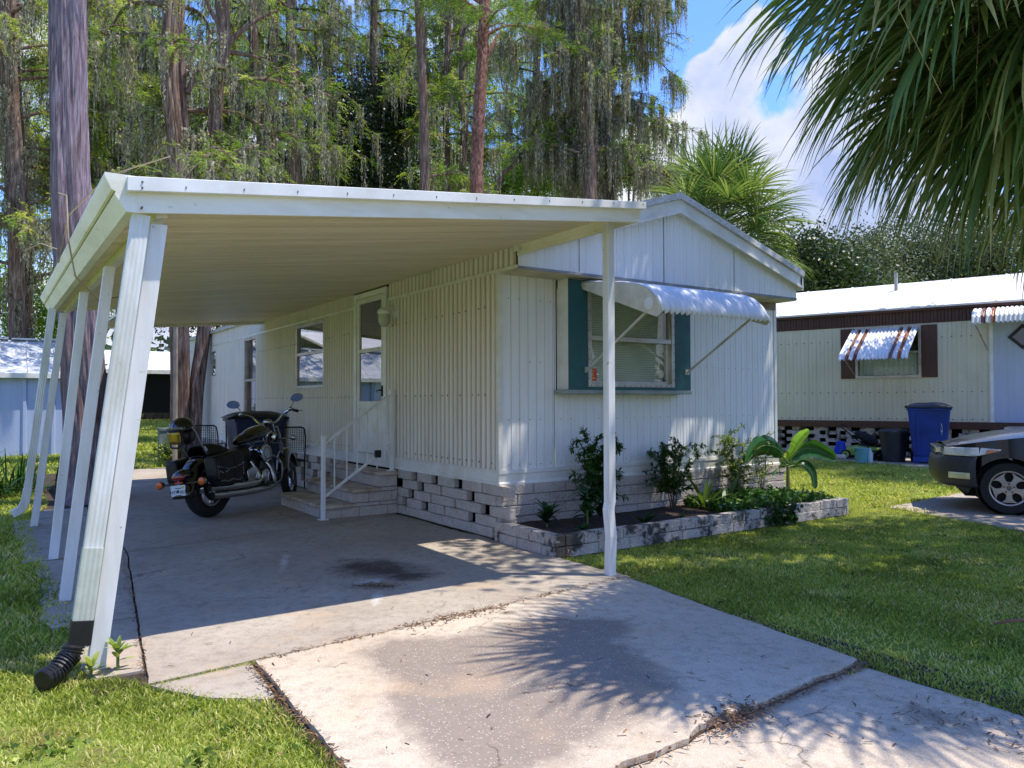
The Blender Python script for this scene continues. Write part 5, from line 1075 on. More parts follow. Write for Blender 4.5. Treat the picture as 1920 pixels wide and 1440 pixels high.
# ---------------------------------------------------------------- chairs and bin behind
BM=M('black_iron',(22,22,24),.5,.3)
def chair(loc,rz,label):
    t=thing('patio_chair',label,'chair',loc,'black wire patio chairs',local=True,rz=rz)
    for sx in (-1,1):
        MB().tube(list(curve([(-.22,sx*.25,.0),(-.2,sx*.25,.42),(-.24,sx*.26,.75),(-.27,sx*.24,.93)],14)),.011,8).build('leg',BM,t,smooth=True)
        MB().tube(list(curve([(.24,sx*.25,0),(.22,sx*.26,.4),(.18,sx*.27,.62),(-.05,sx*.27,.64),(-.24,sx*.26,.64)],16)),.011,8).build('leg',BM,t,smooth=True)
    b=MB(); b.tube([(-.27,-.24,.93),(-.28,-.2,.955),(-.28,.2,.955),(-.27,.24,.93)],.012,8)
    for k in range(15): y=-.23+k*.033; b.bar((-.255,y,.58),(-.275,y,.94),.006,.004)
    for k in range(13): z=.58+k*.029; b.bar((-.256-.0005*k,-.24,z),(-.256-.0005*k,.24,z),.006,.004)
    b.build('backrest',BM,t)
    b=MB(); b.tube([(-.22,-.25,.43),(.23,-.26,.43),(.23,.26,.43),(-.22,.25,.43)],.011,6,closed=True)
    for k in range(14): y=-.24+k*.037; b.bar((-.22,y,.432),(.23,y,.432),.007,.004)
    for k in range(13): x=-.21+k*.036; b.bar((x,-.25,.434),(x,.25,.434),.007,.004)
    b.build('seat',BM,t); return t
c1=chair((-.30,5.65,.01),R_(75),'black wire patio chair against the wall between the motorcycle and the steps')
c2=copy_tree(c1); c2.location=(-1.12,7.45,.01); c2.rotation_euler=(0,0,R_(62)); c2['label']='black wire patio chair behind the motorcycle left handlebar, nearer the tree'
def bin_(loc,rz,label,col,lidcol,h=1.12,mark=False,s=1.):
    t=thing('wheeled_bin',label,'bin',loc,None,local=True,rz=rz); mt=M('bin_'+str(col[2])+str(h),col,.5,col2=tuple(int(q*.8) for q in col),vs=3,bump=.1)
    b=MB(); w0,d0,w1,d1=.25*s,.27*s,.33*s,.37*s; z0,z1=.14,h-.10
    b.add([(-w0,-d0,z0),(w0,-d0,z0),(w0,d0,z0),(-w0,d0,z0),(-w1,-d1,z1),(w1,-d1,z1),(w1,d1,z1),(-w1,d1,z1)],[(0,3,2,1),(4,5,6,7),(0,1,5,4),(1,2,6,5),(2,3,7,6),(3,0,4,7)])
    b.build('body',mt,t,bevel=.03)
    b=MB(); b.box(-w1-.02,w1+.02,-d1-.02,d1+.02,z1-.04,z1); b.bar((-w1*.5,-d1+.01,z0+.05),(-w1*.5,-d1-.012,z1-.1),.03,.02); b.box(-w0-.01,w0+.01,-d0-.01,-d0+.05,.03,.15); b.box(-w0,-w0+.1,-d0,d0*.6,.0,.14).box(w0-.1,w0,-d0,d0*.6,.0,.14); b.build('rim_and_feet',mt,t,bevel=.008)
    b=MB(); b.grid(lambda u,v:((u-.5)*2*(w1+.035),(v-.5)*2*(d1+.04),z1+.015+.10*(1-abs(u*2-1)**4)*(1-abs(v*2-1)**4)+.004*math.sin(u*12)),12,12); b.build('lid',M('lid_'+str(lidcol[2]),lidcol,.45),t,smooth=True,solid=.02)
    b=MB(); 
    for y in (-.2,.2): b.bar((-w1-.03,y*s-.05,z1+.03),(-w1-.03,y*s+.05,z1+.03),.05,.05)
    b.tube([(w1*.8,d1+.03,z1),(w1*.8,d1+.07,z1+.02),(-w1*.8,d1+.07,z1+.02),(-w1*.8,d1+.03,z1)],.014,8); b.build('handle',BLACK,t,smooth=True)
    for sx in (-1,1): MB().lathe((sx*(w0+.02),d0-.02,.125),(sx,0,0),[(0,.001),(0,.12),(.01,.125),(.05,.125),(.06,.11),(.06,.001)],20).build('wheel',RUB,t,smooth=True)
    if mark:
        b=MB(); X_=w1-.045; b.prism([(X_+.0+.012,-.30,.62)]*1+[(X_+.012,-.27,.74),(X_+.012,-.24,.62)],(.004,0,0)) if False else None
        k=textmb('CITY OF RECYCLE',.001); b=MB()
        f0=lambda z:-(d0+(d1-d0)*(z-z0)/(z1-z0))-.004
        for xx,za,zb in ((.225,.80,.86),(.235,.76,.80),(.215,.72,.745),(.24,.72,.745),(.22,.68,.71),(.235,.68,.71),(.228,.65,.665),(.226,.62,.635)):
            b.add([(xx,f0(za),za),(xx+.014,f0(za),za),(xx+.011,f0(zb),zb),(xx+.003,f0(zb),zb)],[(0,1,2,3)])
        b.build('white_marking',M('white_print',(226,228,230),.6),t)
    return t
bin_((-.48,6.80,.01),R_(-90),'navy wheeled bin against the white home behind the motorcycle',(22,44,82),(30,32,38),1.17,s=1.12)
# ---------------------------------------------------------------- neighbouring home on the right
NO=np.array([13.297,6.735]); ND=np.array([.30736,-.95159]); NN=np.array([-.95159,-.30736])
def N(s,o,z): q=NO+ND*s+NN*o; return (q[0],q[1],z)
nh=thing('mobile_home','cream mobile home with brown trim and striped awnings beyond the lawn','mobile home',(NO[0]+2,NO[1]-3,0))
CREAM=siding('cream_siding',(212,208,186),(188,182,158)); PBLUE=siding('pale_blue_panel',(178,190,214),(160,172,196))
def nbox(b,s0,s1,o0,o1,z0,z1): return b.prism([N(s0,o0,z0),N(s1,o0,z0),N(s1,o1,z0),N(s0,o1,z0)],(0,0,z1-z0))
S0,S1=-7.,12.
def ncorr(b,s0,s1,z0,z1,pitch=.2,amp=.012,ops=(),off=0.):
    k=0; ss=[]
    while s0+k*pitch<s1:
        for f,a in ((0,0),(.05,1),(.1,0),(.5,0),(.54,.6),(.58,0)):
            s=s0+(k+f)*pitch
            if s<s1: ss.append((s,a*amp))
        k+=1
    ss.append((s1,0))
    for (a,oa),(c,oc) in zip(ss,ss[1:]):
        mid=(a+c)/2; segs=[]; lo=z0
        for q in ops:
            if q[0]<mid<q[1]: segs.append((lo,q[2])); lo=q[3]
        segs.append((lo,z1))
        for l,h in segs:
            if h>l: b.add([N(a,off+oa,l),N(c,off+oc,l),N(c,off+oc,h),N(a,off+oa,h)],[(0,1,2,3)])
    return b
wop=(1.98,3.44,1.92,3.14)
ncorr(MB(),S0,4.9,.84,3.2,ops=[wop]).build('side_wall',CREAM,nh)
ncorr(MB(),4.9,S1,.84,3.2,.3,.004).build('door_panel_wall',PBLUE,nh)
ncorr(MB(),S0,S1,3.2,3.5,.15,.02,off=.012).build('brown_band',BROWN,nh)
b=MB(); nbox(b,S0,S1,-.02,.09,3.5,3.6); nbox(b,S0,S1,-.01,.05,.67,.84); b.build('brown_fascia',BROWN,nh,bevel=.01)
b=MB(); RF=M('white_roof_coating',(232,230,226),.5,col2=(208,204,198),vs=1.2,bump=.3,bs=9,spots=(2.2,.66,(196,192,190)))
b.prism([N(S0-.1,.12,3.6),N(S0-.1,-2.3,4.52),N(S0-.1,-4.7,3.6),N(S0-.1,-4.7,3.55),N(S0-.1,.12,3.56)],tuple(np.array(N(S1,0,0))-np.array(N(S0-.1,0,0)))); b.build('roof',RF,nh)
b=MB(); nbox(b,S0,S1,-4.6,-4.55,.5,3.6); nbox(b,S0,S0+.05,-4.55,0,.5,3.6); nbox(b,S1-.05,S1,-4.55,0,.5,3.6); b.build('rear_wall',CREAM,nh)
b=MB(); nbox(b,4.86,4.93,0,.03,.84,3.2); b.build('door_edge_trim',BRIGHT,nh)
b=MB()
for z in (.9,1.55,2.85):
    for k in range(58):
        s=S0+.3+k*.2
        if s<4.8 and not(1.5<s<3.9 and z>2): nbox(b,s-.012,s+.012,.008,.02,z-.012,z+.01)
b.build('screws',M('rusty_screw',(92,80,70),.8),nh)
for s0,s1 in ((1.62,1.96),(3.46,3.80)):
    b=MB(); nbox(b,s0,s1,.013,.035,1.90,3.16); b.build('shutter',BROWN,nh,bevel=.006)
fr=MB()
nbox(fr,1.97,2.03,-.01,.05,1.90,3.16);nbox(fr,3.40,3.46,-.01,.05,1.90,3.16);nbox(fr,2.03,3.40,-.01,.05,1.90,1.96);nbox(fr,2.03,3.40,-.01,.05,3.10,3.16);nbox(fr,2.03,3.40,.0,.04,2.50,2.55)
wn=fr.build('side_window',ALU,nh,label='window with lace cafe curtain under the small striped awning'); b=MB(); nbox(b,2.03,3.40,.012,.016,1.96,3.1); b.build('pane',GLASS,wn)
b=MB(); b.grid(lambda u,v:N(2.04+u*1.36,-.06+.018*math.sin(u*75),1.97+v*(.52+.025*abs(math.sin(u*40)))),140,4); b.build('cafe_curtain',M('cafe_curtain',(226,224,216),.9,col2=(196,190,180),vs=30),wn)
b=MB(); nbox(b,1.9,3.5,-.9,-.88,1.7,3.2); nbox(b,1.9,3.5,-.9,-.03,3.15,3.2); nbox(b,1.9,3.5,-.9,-.03,1.8,1.85); b.build('interior',M('room_dark',(40,36,32),.9),nh)
def stripemat(name,stripes,period,k0):
    m,t,p=newmat(name); a=nn(t,'ShaderNodeAttribute',attribute_name='tint')
    st=[(0,(.78,.78,.78))]; 
    for s0,s1,c in stripes: st+= [(s0,lin(c)),(s1,lin((226,226,224)))]
    r=ramp(t,a.outputs['Fac'],st); r.node.color_ramp.interpolation='CONSTANT'
    c=mixc(t,ramp(t,noise(t,coords(t),9,5),[(.5,0.),(.8,.35)]),r,lin((150,130,110))+(1,))
    t.links.new(c,p.inputs['Base Color']); p.inputs['Roughness'].default_value=.4; return m
def nawning(s0,s1,prof,mat_,name,label,nr):
    b=MB(); Q=[];T=[]; nu=nr*8; m=len(prof)-1; P={}
    for i in range(nu+1):
        u=i/nu
        for j,(o,z) in enumerate(prof):
            r=.016*math.sin(2*math.pi*u*nr); P[i,j]=N(s0+(s1-s0)*u,o+r*.5,z+r-(.03*abs(math.cos(math.pi*u*nr))-.03 if j==m else 0))
    for i in range(nu):
        for j in range(m): Q.append([P[i,j],P[i+1,j],P[i+1,j+1],P[i,j+1]]); T.append((i+.5)/nu)
    o=quads(name,np.array(Q),mat_,nh,np.array(T),label=label); return o
BR1=(112,62,40)
a1=nawning(1.90,3.42,[(.04,3.13),(.5,2.88),(.95,2.62),(1.25,2.45),(1.38,2.30)],stripemat('stripe_small',[(.10,.155,BR1),(.225,.28,BR1),(.72,.775,BR1),(.85,.905,(150,84,44))],1,0),'window_awning','small white window awning with brown stripes',19)
for s in (1.95,3.36):
    MB().tube([N(s,.05,2.0),N(s-.0,1.2,2.44)],.014,6).build('arm',ALU,a1)
a2=nawning(4.6,6.8,[(.03,3.46),(.35,3.42),(.62,3.34),(.74,3.22),(.78,3.05)],stripemat('stripe_large',[(.085,.125,BR1),(.17,.21,(150,90,50)),(.79,.83,BR1)],1,0),'door_awning','larger striped awning over the pale blue door area',25)
MB().tube([N(4.68,.7,3.02),N(4.82,.03,2.5)],.018,6).build('arm',ALU,a2)
b=MB(); 
c=np.array([5.5,2.77]); 
def dia(b,r0,r1,o0,o1):
    A=[(0,1),(1,0),(0,-1),(-1,0)]
    for k in range(4):
        p,q=A[k],A[(k+1)%4]; b.prism([N(c[0]+p[0]*r0,o0,c[1]+p[1]*r0),N(c[0]+q[0]*r0,o0,c[1]+q[1]*r0),N(c[0]+q[0]*r1,o0,c[1]+q[1]*r1),N(c[0]+p[0]*r1,o0,c[1]+p[1]*r1)],tuple(NN*(o1-o0))+(0,))
dia(b,.20,.29,.006,.03); dw=b.build('diamond_window',BLACK,nh); MB().add([N(5.5,.012,2.97),N(5.7,.012,2.77),N(5.5,.012,2.57),N(5.3,.012,2.77)],[(0,1,2,3)]).build('pane',M('dark_glass',(52,56,64),.06,coat=1.),dw)
b=MB(); rh=.1
for r in range(7):
    s=-3.+(.21 if r%2 else 0)
    while s<7:
        L=.34; nbox(b,s,s+L,-.12,-.02+random.uniform(-.01,.01),r*rh*.96,r*rh*.96+.092); s+=L+(.22 if r%2==0 and r>0 else (.16 if r else .01))
b.build('side_skirting',BLOCKM,nh); b=MB(); nbox(b,S0,S1,-.6,-.58,0,.7); b.build('crawl_space',DARK,nh)
# neighbouring porch edge
b=MB(); nbox(b,5.2,6.6,.0,.9,.70,.76); nbox(b,5.25,6.6,.05,.85,0,.70); b.build('stoop',CAP,nh,bevel=.01)
MB().tube([N(2.6,-1.6,4.2),N(2.6,-1.6,4.72)],.045,12).build('roof_vent',ALU,nh,smooth=True)
b=MB()
for s in np.arange(-6,12,1.22): b.prism([N(s,.10,3.604),N(s,-2.3,4.524),N(s,-2.3,4.540),N(s,.10,3.620)],tuple(ND*.05)+(0,))
b.build('roof_seam',M('roof_seam_coat',(214,212,206),.6),nh)
# objects by that home
BX=np.array(gd(1744,868)); bin_((BX[0],BX[1],.0),math.atan2(ND[1],ND[0])+R_(8),'bright blue wheeled recycling bin in front of the cream home',(20,62,150),(46,44,48),1.28,True,1.22)
bx=np.array(gd(1673,866)); t=thing('trash_can','ribbed charcoal trash can left of the blue recycling bin','trash can',(bx[0]+.15,bx[1]+.05,0),local=True)
TC=M('trash_charcoal',(48,49,54),.5,col2=(38,38,42)); b=MB(); b.tube([(0,0,0),(0,0,.62),(0,0,.66)],[.225,.285,.29],40,prof=lambda i,k,a:1+.018*(k%4<2)*(i<2)); b.build('body',TC,t)
b=MB(); b.lathe((0,0,.64),(0,0,1),[(-.03,.315),(.03,.315),(.045,.30),(.07,.26),(.085,.10),(.085,.001)],40); b.bar((-.36,0,.66),(-.29,0,.66),.12,.03); b.bar((.36,0,.66),(.29,0,.66),.12,.03); b.build('lid',TC,t,smooth=True)
bx=np.array(gd(1703,868)); 
bx=np.array(gd(1648,864)); t=thing('black_bag','small crumpled black trash bag at the foot of the charcoal can','trash bag',(bx[0]+.1,bx[1]-.0,0),local=True)
b=MB(); b.ball((0,0,.1),(.2,.14,.11),22,14); b.v=[(x*(1+.25*math.sin(z*60+x*30)),y*(1+.2*math.sin(x*50)),max(0,z*(1+.25*math.sin(y*60+x*40)))) for x,y,z in b.v]; b.build('bag',M('bag_plastic',(16,16,18),.22),t,smooth=True)
bx=np.array(gd(1617,868)); t=thing('bucket','pale aqua bucket in front of the green lawn mower','bucket',(bx[0],bx[1],0),local=True); AQ=M('aqua_plastic',(120,184,196),.4,col2=(100,168,184))
b=MB(); b.lathe((0,0,0),(0,0,1),[(0,.001),(0,.135),(.30,.165),(.31,.172),(.325,.172),(.325,.16),(.02,.13)],28); b.build('body',AQ,t,smooth=True); MB().tube([(.17*math.cos(a),.17*math.sin(a)*1.,.30-.1*math.sin(a)) for a in np.linspace(0,math.pi,12)],.004,5).build('handle',BM,t)
bx=np.array(gd(1632,869)); t=thing('bottle','tall pale bottle standing against the aqua bucket','bottle',(bx[0],bx[1],0),local=True); MB().lathe((0,0,0),(0,0,1),[(0,.001),(0,.05),(.22,.05),(.28,.025),(.30,.018),(.33,.018),(.335,.001)],16).build('body',M('pale_bottle',(190,214,220),.3),t,smooth=True)
bx=np.array(gd(1615,862))+np.array([.25,.1,0]); t=thing('lawn_mower','lime green electric lawn mower with a folded black handle','lawn mower',(bx[0],bx[1],0),local=True,rz=math.atan2(ND[1],ND[0])); LM=M('lime_plastic',(150,176,80),.4,col2=(130,156,66))
b=MB(); b.ball((0,0,.20),(.38,.25,.13),20,10); b.box(-.3,.3,-.22,.22,.10,.2); b.build('deck',LM,t,smooth=True); b=MB(); b.ball((.05,0,.30),(.2,.15,.08),16,8); b.build('motor_cover',BLACK,t,smooth=True)
for sx in (-.32,.3):
    for y in (-.26,.26): w_=MB().lathe((sx,y-.02,.11),(0,1,0),[(0,.001),(0,.1),(.008,.11),(.036,.11),(.045,.1),(.045,.001)],20).build('wheel',RUB,t,smooth=True); MB().lathe((sx,y-.026 if y<0 else y+.022,.11),(0,1,0),[(0,.03),(0,.075),(.006,.075),(.006,.03)],18).build('hub',LM,w_)
b=MB(); 
for y in (-.2,.2): b.tube([(.2,y,.25),(-.15,y,.50),(-.45,y,.76)],.014,6)
b.tube([(-.45,-.2,.76),(-.5,0,.79),(-.45,.2,.76)],.014,6); b.build('handle',BM,t); b=MB(); b.ball((.08,0,.48),(.30,.17,.11),16,8,np.array(Matrix.Rotation(R_(28),3,'Y'))); b.build('grass_bag',M('black_fabric',(26,26,28),.8),t,smooth=True)
bx=np.array(gd(1552,856)); t=thing('blue_scoop','royal blue plastic scoop leaning on the neighbouring block skirting','scoop',(bx[0]+.5,bx[1],.0),local=True,rz=R_(-70)); b=MB(); b.grid(lambda u,v:((u-.5)*.34*(1-.5*v),.07*(1-(2*u-1)**2)+.10*v,.02+.33*v),10,8); b.build('blade',M('royal_blue',(24,60,190),.4),t,smooth=True,solid=.01)
bx=np.array(gd(1570,861)); tag(MB().tube([(bx[0]-.05,bx[1]+.30,.055),(bx[0]+.07,bx[1]-.10,.055),(bx[0]+.08,bx[1]-.16,.06)],.055,14).build('white_pipe',M('pvc_white',(214,208,196),.5),None,smooth=True),'short white plastic pipe lying by the green lawn mower','pipe')
# ---------------------------------------------------------------- car
CW=np.array(gd(1872,963)[:2]); cd=np.array([-math.sin(R_(31)),math.cos(R_(31))])   # nose direction
car=thing('sedan_car','black sedan with a grey lower body and silver wheels on the concrete pad','car',(0,0,0),local=True)
# local x forward toward nose, y left (towards camera side), origin at front axle ground mid
leftv=np.array([-cd[1],cd[0]]); cm=CW-leftv*.76
cm=cm-cd*.10; car.location=(cm[0],cm[1],.003); car.rotation_euler=(0,0,math.atan2(cd[1],cd[0]))
CPT=M('car_black_paint',(12,13,17),.22,coat=.25,col2=(6,6,8),spec=.3); CLAD=M('car_grey_lower',(52,54,58),.5,coat=.05,col2=(44,46,50),vs=3,spec=.4)
XN=.62; XT=-3.72; WBs=2.67; AR=.37
def hwid(x,z): 
    e=max(0,(x-(XN-.75))/.75); t_=max(0,((XT+.6)-x)/.6); w_=.885*(1-.38*e**2.3)*(1-.18*t_**2.4)
    zz=(z-.18)/.6; return w_*(1-.06*max(0,zz-.45)**1.3-.05*max(0,.25-zz))
def zbot(x):
    z=.20+.15*max(0,(x-.37)/(XN-.37))
    for c in (0,-WBs):
        d=abs(x-c)
        if d<AR: z=max(z,.31+math.sqrt(AR*AR-d*d)*.98-.01)
    return z
def zbelt(x):
    if x>-.5: return .775+.155*(1-max(0,(x+.5)/(XN+.5))**1.6)
    return .93+.01*min(1,(-.5-x)/1.5)
def ztop(x):  # centre line
    if x>-.55: return zbelt(x)+.07*(1-max(0,(x+.55)/(XN+.55))**2.5*.7)
    if x>XT+.95: return 1.0
    return 1.0-.03*((XT+.95-x)/.95)
xs_=sorted(set(list(np.linspace(XN,XT,62))+[c+AR*math.cos(a) for c in (0,-WBs) for a in np.linspace(0.001,math.pi-.001,19)]),reverse=True)
up_=MB(); lo_b=MB(); zs_=.50
def side_col(x):
    zb=zbot(x); zt=zbelt(x); zl=min(max(zs_,zb),zt-.01)
    return zb,zl,zt
for s in (1,-1):
    for a,c in zip(xs_,xs_[1:]):
        (b0,l0,t0),(b1,l1,t1)=side_col(a),side_col(c); n=5
        if l0-b0>.002 or l1-b1>.002:
            for k in range(3):
                q=lambda x,b_,l,k:(x,s*(hwid(x,b_+(l-b_)*k/3)+.006),b_+(l-b_)*k/3); f=[q(a,b0,l0,k),q(c,b1,l1,k),q(c,b1,l1,k+1),q(a,b0,l0,k+1)]; lo_b.add(f,[(0,1,2,3) if s<0 else (3,2,1,0)])
        for k in range(n):
            q=lambda x,l,t,k:(x,s*hwid(x,l+(t-l)*k/n),l+(t-l)*k/n); f=[q(a,l0,t0,k),q(c,l1,t1,k),q(c,l1,t1,k+1),q(a,l0,t0,k+1)]; up_.add(f,[(0,1,2,3) if s<0 else (3,2,1,0)])
        for k in range(8):
            def q(x,t,k):
                w_=hwid(x,t); u=k/8; return (x,s*w_*(1-u)*(1 if u else 1),t+(ztop(x)-t)*(1-(1-u)**2.6))
            f=[q(a,t0,k),q(c,t1,k),q(c,t1,k+1),q(a,t0,k+1)]; up_.add(f,[(0,1,2,3) if s<0 else (3,2,1,0)])
# nose and tail caps with a little bulge
for xe,sg in ((XN,1),(XT,-1)):
    zb,zl,zt=side_col(xe)
    def cap(z0,z1,m):
        m.grid(lambda u,v:(xe+sg*.10*(1-abs(u*2-1)**2.5)*(1-.3*abs(v*2-1)**2),(u*2-1)*sg*hwid(xe,z0+(z1-z0)*v),z0+(z1-z0)*v),16,6)
    cap(zb,zl,lo_b); cap(zl,ztop(xe),up_)
body=up_.build('body',CPT,car,smooth=True); low=lo_b.build('lower_body',CLAD,car,smooth=True)
# bumper: rounded bar wrapping round the nose into the wheel arches
def plan(t):   # t -1..1 across the nose, returns x,y of the outline with normal
    y=t*.86; e=abs(t); x=XN+.10*(1-e**2.2)-.30*e**5; return x,y
b=MB()
def bumpf(u,v):
    t=u*2-1; x,y=plan(t); prof=[(.00,.66),(.03,.63),(.045,.56),(.045,.46),(.03,.38),(.0,.33),(-.05,.30)]; i=v*6; k=min(int(i),5); o=prof[k][0]*(1-i+k)+prof[k+1][0]*(i-k); z=prof[k][1]*(1-i+k)+prof[k+1][1]*(i-k)
    return (x+o*(1-.6*abs(t)**4),y*(1+o*.5*abs(t)**3),z)
b.grid(bumpf,40,12); b.build('front_bumper',CLAD,car,smooth=True,solid=.012)
b=MB()
b.grid(lambda u,v:(lambda x,y:(x-.012-.03*v,y*.985,.655+.125*v))(*plan((u*2-1))),30,5); b.build('nose_panel',CPT,car,smooth=True)
# greenhouse
gh=[(-.62,.97),(-1.25,1.34),(-1.6,1.405),(-2.2,1.405),(-2.75,1.31),(-3.25,1.0)]
b=MB()
def ghf(u,v):
    i=min(int(u*5),4); t_=u*5-i; x=gh[i][0]*(1-t_)+gh[i+1][0]*t_; z=gh[i][1]*(1-t_)+gh[i+1][1]*t_
    zb=.92; s=v*2-1; w_=.80-.17*max(0,(z-zb)/.47); return (x,w_*math.copysign(abs(s)**.7,s) if abs(s)<1 else w_*s,z+.02*(1-s*s))
b.grid(ghf,20,12); b.build('roof',CPT,car,smooth=True)
for s in (1,-1):
    b=MB(); tp=[(x,s*(.80-.17*max(0,(z-.92)/.47)-.0),z) for x,z in gh]; bt=[(x,s*.82,.90) for x,z in gh]
    for i in range(5): b.add([bt[i],bt[i+1],tp[i+1],tp[i]],[(0,1,2,3)])
    b.build('side_glass',M('tinted_glass',(20,24,26),.05,coat=1.),car)
# headlight and fog light
HLM=M('headlight_lens',(222,220,212),.1,coat=1.,col2=(176,176,170),vs=9)
for s in (1,-1):
    # wrap-round lamp: starts on the nose, runs back along the fender
    def hp(u):
        if u<.4: t=.66+.34*u/.4; x,y=plan(min(t,.985)); return x+.004,y*s,0
        q=(u-.4)/.6; x=plan(.985)[0]-q*.26; return x,s*(max(hwid(x,.7),.86-.03*(1-q))+.008),q
    def hlf(u,v):
        x,y,q=hp(u); zb=.675+.07*q**1.3; zt=.765+.015*(1-abs(u-.5)*1.5)-.01*q; return (x-.015*v,y*(1-.012*v),zb+(zt-zb)*v)
    hd=MB().grid(hlf,24,6).build('headlight',HLM,car,smooth=True,solid=.012)
    def tlf(u,v):
        x,y,q=hp(.66+.30*u); zb=.665+.075*q**1.3; return (x-.015*v,y+s*.008,zb+.012+(.765-zb-.02)*v*(.9-.1*u))
    MB().grid(tlf,8,4).build('turn_lens',AMB,hd,smooth=True)
    def ff(u,v): x,y=plan(.80+.17*u); return (x+.046-.02*u,y*s*1.02,.40+.075*v)
    MB().grid(ff,6,3).build('fog_light',M('fog_lens',(236,228,170),.15,coat=1.),car,smooth=True,solid=.01)
MB().box(XN-.0,XN+.112,-.40,.40,.68,.765).build('grille',CHROME,car,bevel=.012)
TY=M('car_tyre',(26,26,27),.8); RIM=M('alloy_wheel',(186,178,170),.35,.75,col2=(160,152,146))
def carwheel(x,s):
    c=(x,s*.76,.308); ax=(0,s,0); b=MB(); b.lathe(c,ax,[(-.10,.19),(-.10,.29),(-.07,.306),(.07,.306),(.10,.29),(.104,.25),(.098,.205)],48); w_=b.build('wheel',TY,car,smooth=True)
    b=MB(); b.lathe(c,ax,[(.092,.207),(.099,.205),(.094,.188),(.06,.180)],40); y=s*(.76+.092)
    def sec(a0,a1,r0,r1,dz=0.): return [(x+r*math.cos(a),y,.308+r*math.sin(a)) for r,a in ((r0,a0[0]),(r0,a1[0]),(r1,a1[1]),(r1,a0[1]))]
    b.lathe((x,s*.76,.308),ax,[(.06,.001),(.094,.03),(.094,.075),(.06,.08)],30)
    for k in range(5):
        m_=math.pi/2+math.pi/5+2*math.pi*k/5
        pts=[]
        for r,hw_ in ((.065,.5),(.10,.30),(.13,.27),(.16,.36),(.19,.50)): pts.append((r,hw_))
        left_=[(x+r*math.cos(m_-h),y,.308+r*math.sin(m_-h)) for r,h in pts]; right_=[(x+r*math.cos(m_+h),y,.308+r*math.sin(m_+h)) for r,h in pts]
        for i in range(4): b.prism([left_[i],left_[i+1],right_[i+1],right_[i]],(0,-s*.03,0))
    b.build('rim',RIM,w_,bevel=.003)
    b=MB(); 
    for k in range(5): a=math.pi/2+2*math.pi*k/5; b.ball((x+.052*math.cos(a),y+s*.001,.308+.052*math.sin(a)),(.011,.006,.011),8,6)
    b.build('lug_nuts',GREYM,w_); MB().lathe((x,s*.76,.308),ax,[(.0,.001),(.0,.18),(.01,.18),(.01,.001)],30).build('brake_disc',M('brake_dark',(36,34,33),.6,.5),w_)
for x in (0,-WBs):
    for s in (1,-1): carwheel(x,s)
b=MB(); 
for x in (0,-WBs):
    for s in (1,-1): b.lathe((x,s*.60,.31),(0,s,0),[(0,.001),(0,.325),(.26,.325)],30)
b.box(XT+.3,XN-.2,-.55,.55,.17,.30); b.build('wheel_wells',DARK,car)
MB().bar((-.95,.80,.98),(-.95,.97,1.03),.08,.12).bar((-.95,-.80,.98),(-.95,-.97,1.03),.08,.12).build('side_mirrors',CPT,car,bevel=.02)
# pine cone and dry palm scraps
bx=gd(1903,948); b=MB(); b.ball((bx[0],bx[1],.04),(.05,.04,.04),14,10); 
for k in range(70):
    a=k*2.4; t_=k/70; r=.045*math.sin(math.pi*(.15+.8*t_)); p=np.array([bx[0]-.05+.11*t_,bx[1]+r*math.cos(a),.042+r*math.sin(a)]); b.bar(p,p+np.array([.015,.016*math.cos(a),.016*math.sin(a)]),.016,.004)
tag(b.build('pine_cone',M('pine_cone',(120,84,60),.9)),'brown pine cone on the concrete pad by the car tyre','pine cone')
bx=gd(1893,1190); tag(MB().grid(lambda u,v:(bx[0]-.06+u*.26,bx[1]+.06-u*.18+.02*v*math.sin(u*math.pi),.05+.02*math.sin(u*3)+.012*v),10,2).build('dry_palm_boot',M('dry_boot',(150,104,78),.9,col2=(110,74,54)),None,smooth=True,solid=.006),'dry brown palm scrap lying on the lawn at the right','palm scrap')
# ---------------------------------------------------------------- shed and homes at the left
sh=thing('garden_shed','pale blue metal shed left of the slanted posts','shed',(-5.5,17.5,0)); SB=siding('shed_blue',(166,180,208),(150,164,190)); SR=M('shed_roof',(206,210,216),.4,col2=(176,180,186),vs=4,spots=(7,.6,(150,140,130)))
b=MB()
k=0; x=-9.
while x<-2.55:
    b.add([(x,16.6,0),(x+.5,16.6,0),(x+.5,16.6,2.0),(x,16.6,2.0),(x+.53,16.55,0),(x+.59,16.55,0),(x+.59,16.55,2.0),(x+.53,16.55,2.0),(x+.62,16.6,0),(x+.62,16.6,2.)],[(0,1,2,3),(1,4,7,2),(4,5,6,7),(5,8,9,6)]); x+=.62
b.add([(-2.5,16.6,0),(-2.5,20,0),(-2.5,20,2.0),(-2.5,18.3,2.95),(-2.5,16.6,2.0)],[(0,1,2,3,4)]); b.add([(-9,16.6,0),(-9,20,0),(-9,20,2.0),(-9,18.3,2.95),(-9,16.6,2.0)],[(4,3,2,1,0)]); b.build('wall',SB,sh)
b=MB(); b.prism([(-9.1,16.45,2.02),(-9.1,18.3,3.0),(-9.1,20.1,2.02),(-9.1,20.1,2.06),(-9.1,18.3,3.05),(-9.1,16.45,2.07)],(6.7,0,0))
x=-9.
while x<-2.4: b.prism([(x,16.45,2.07),(x,18.3,3.05),(x,18.3,3.09),(x,16.45,2.11)],(.05,0,0)); x+=.62
b.build('roof',SR,sh); b=MB().box(-9.12,-2.4,16.42,16.46,1.98,2.10); b.build('eave_trim',WTRIM,sh); b=MB()
for k in range(10): b.box(-9.1+k*.67,-9.1+k*.67+.6,18.15,18.45,3.06,3.10+.02*(k%2))
b.build('ridge_cap',SR,sh)
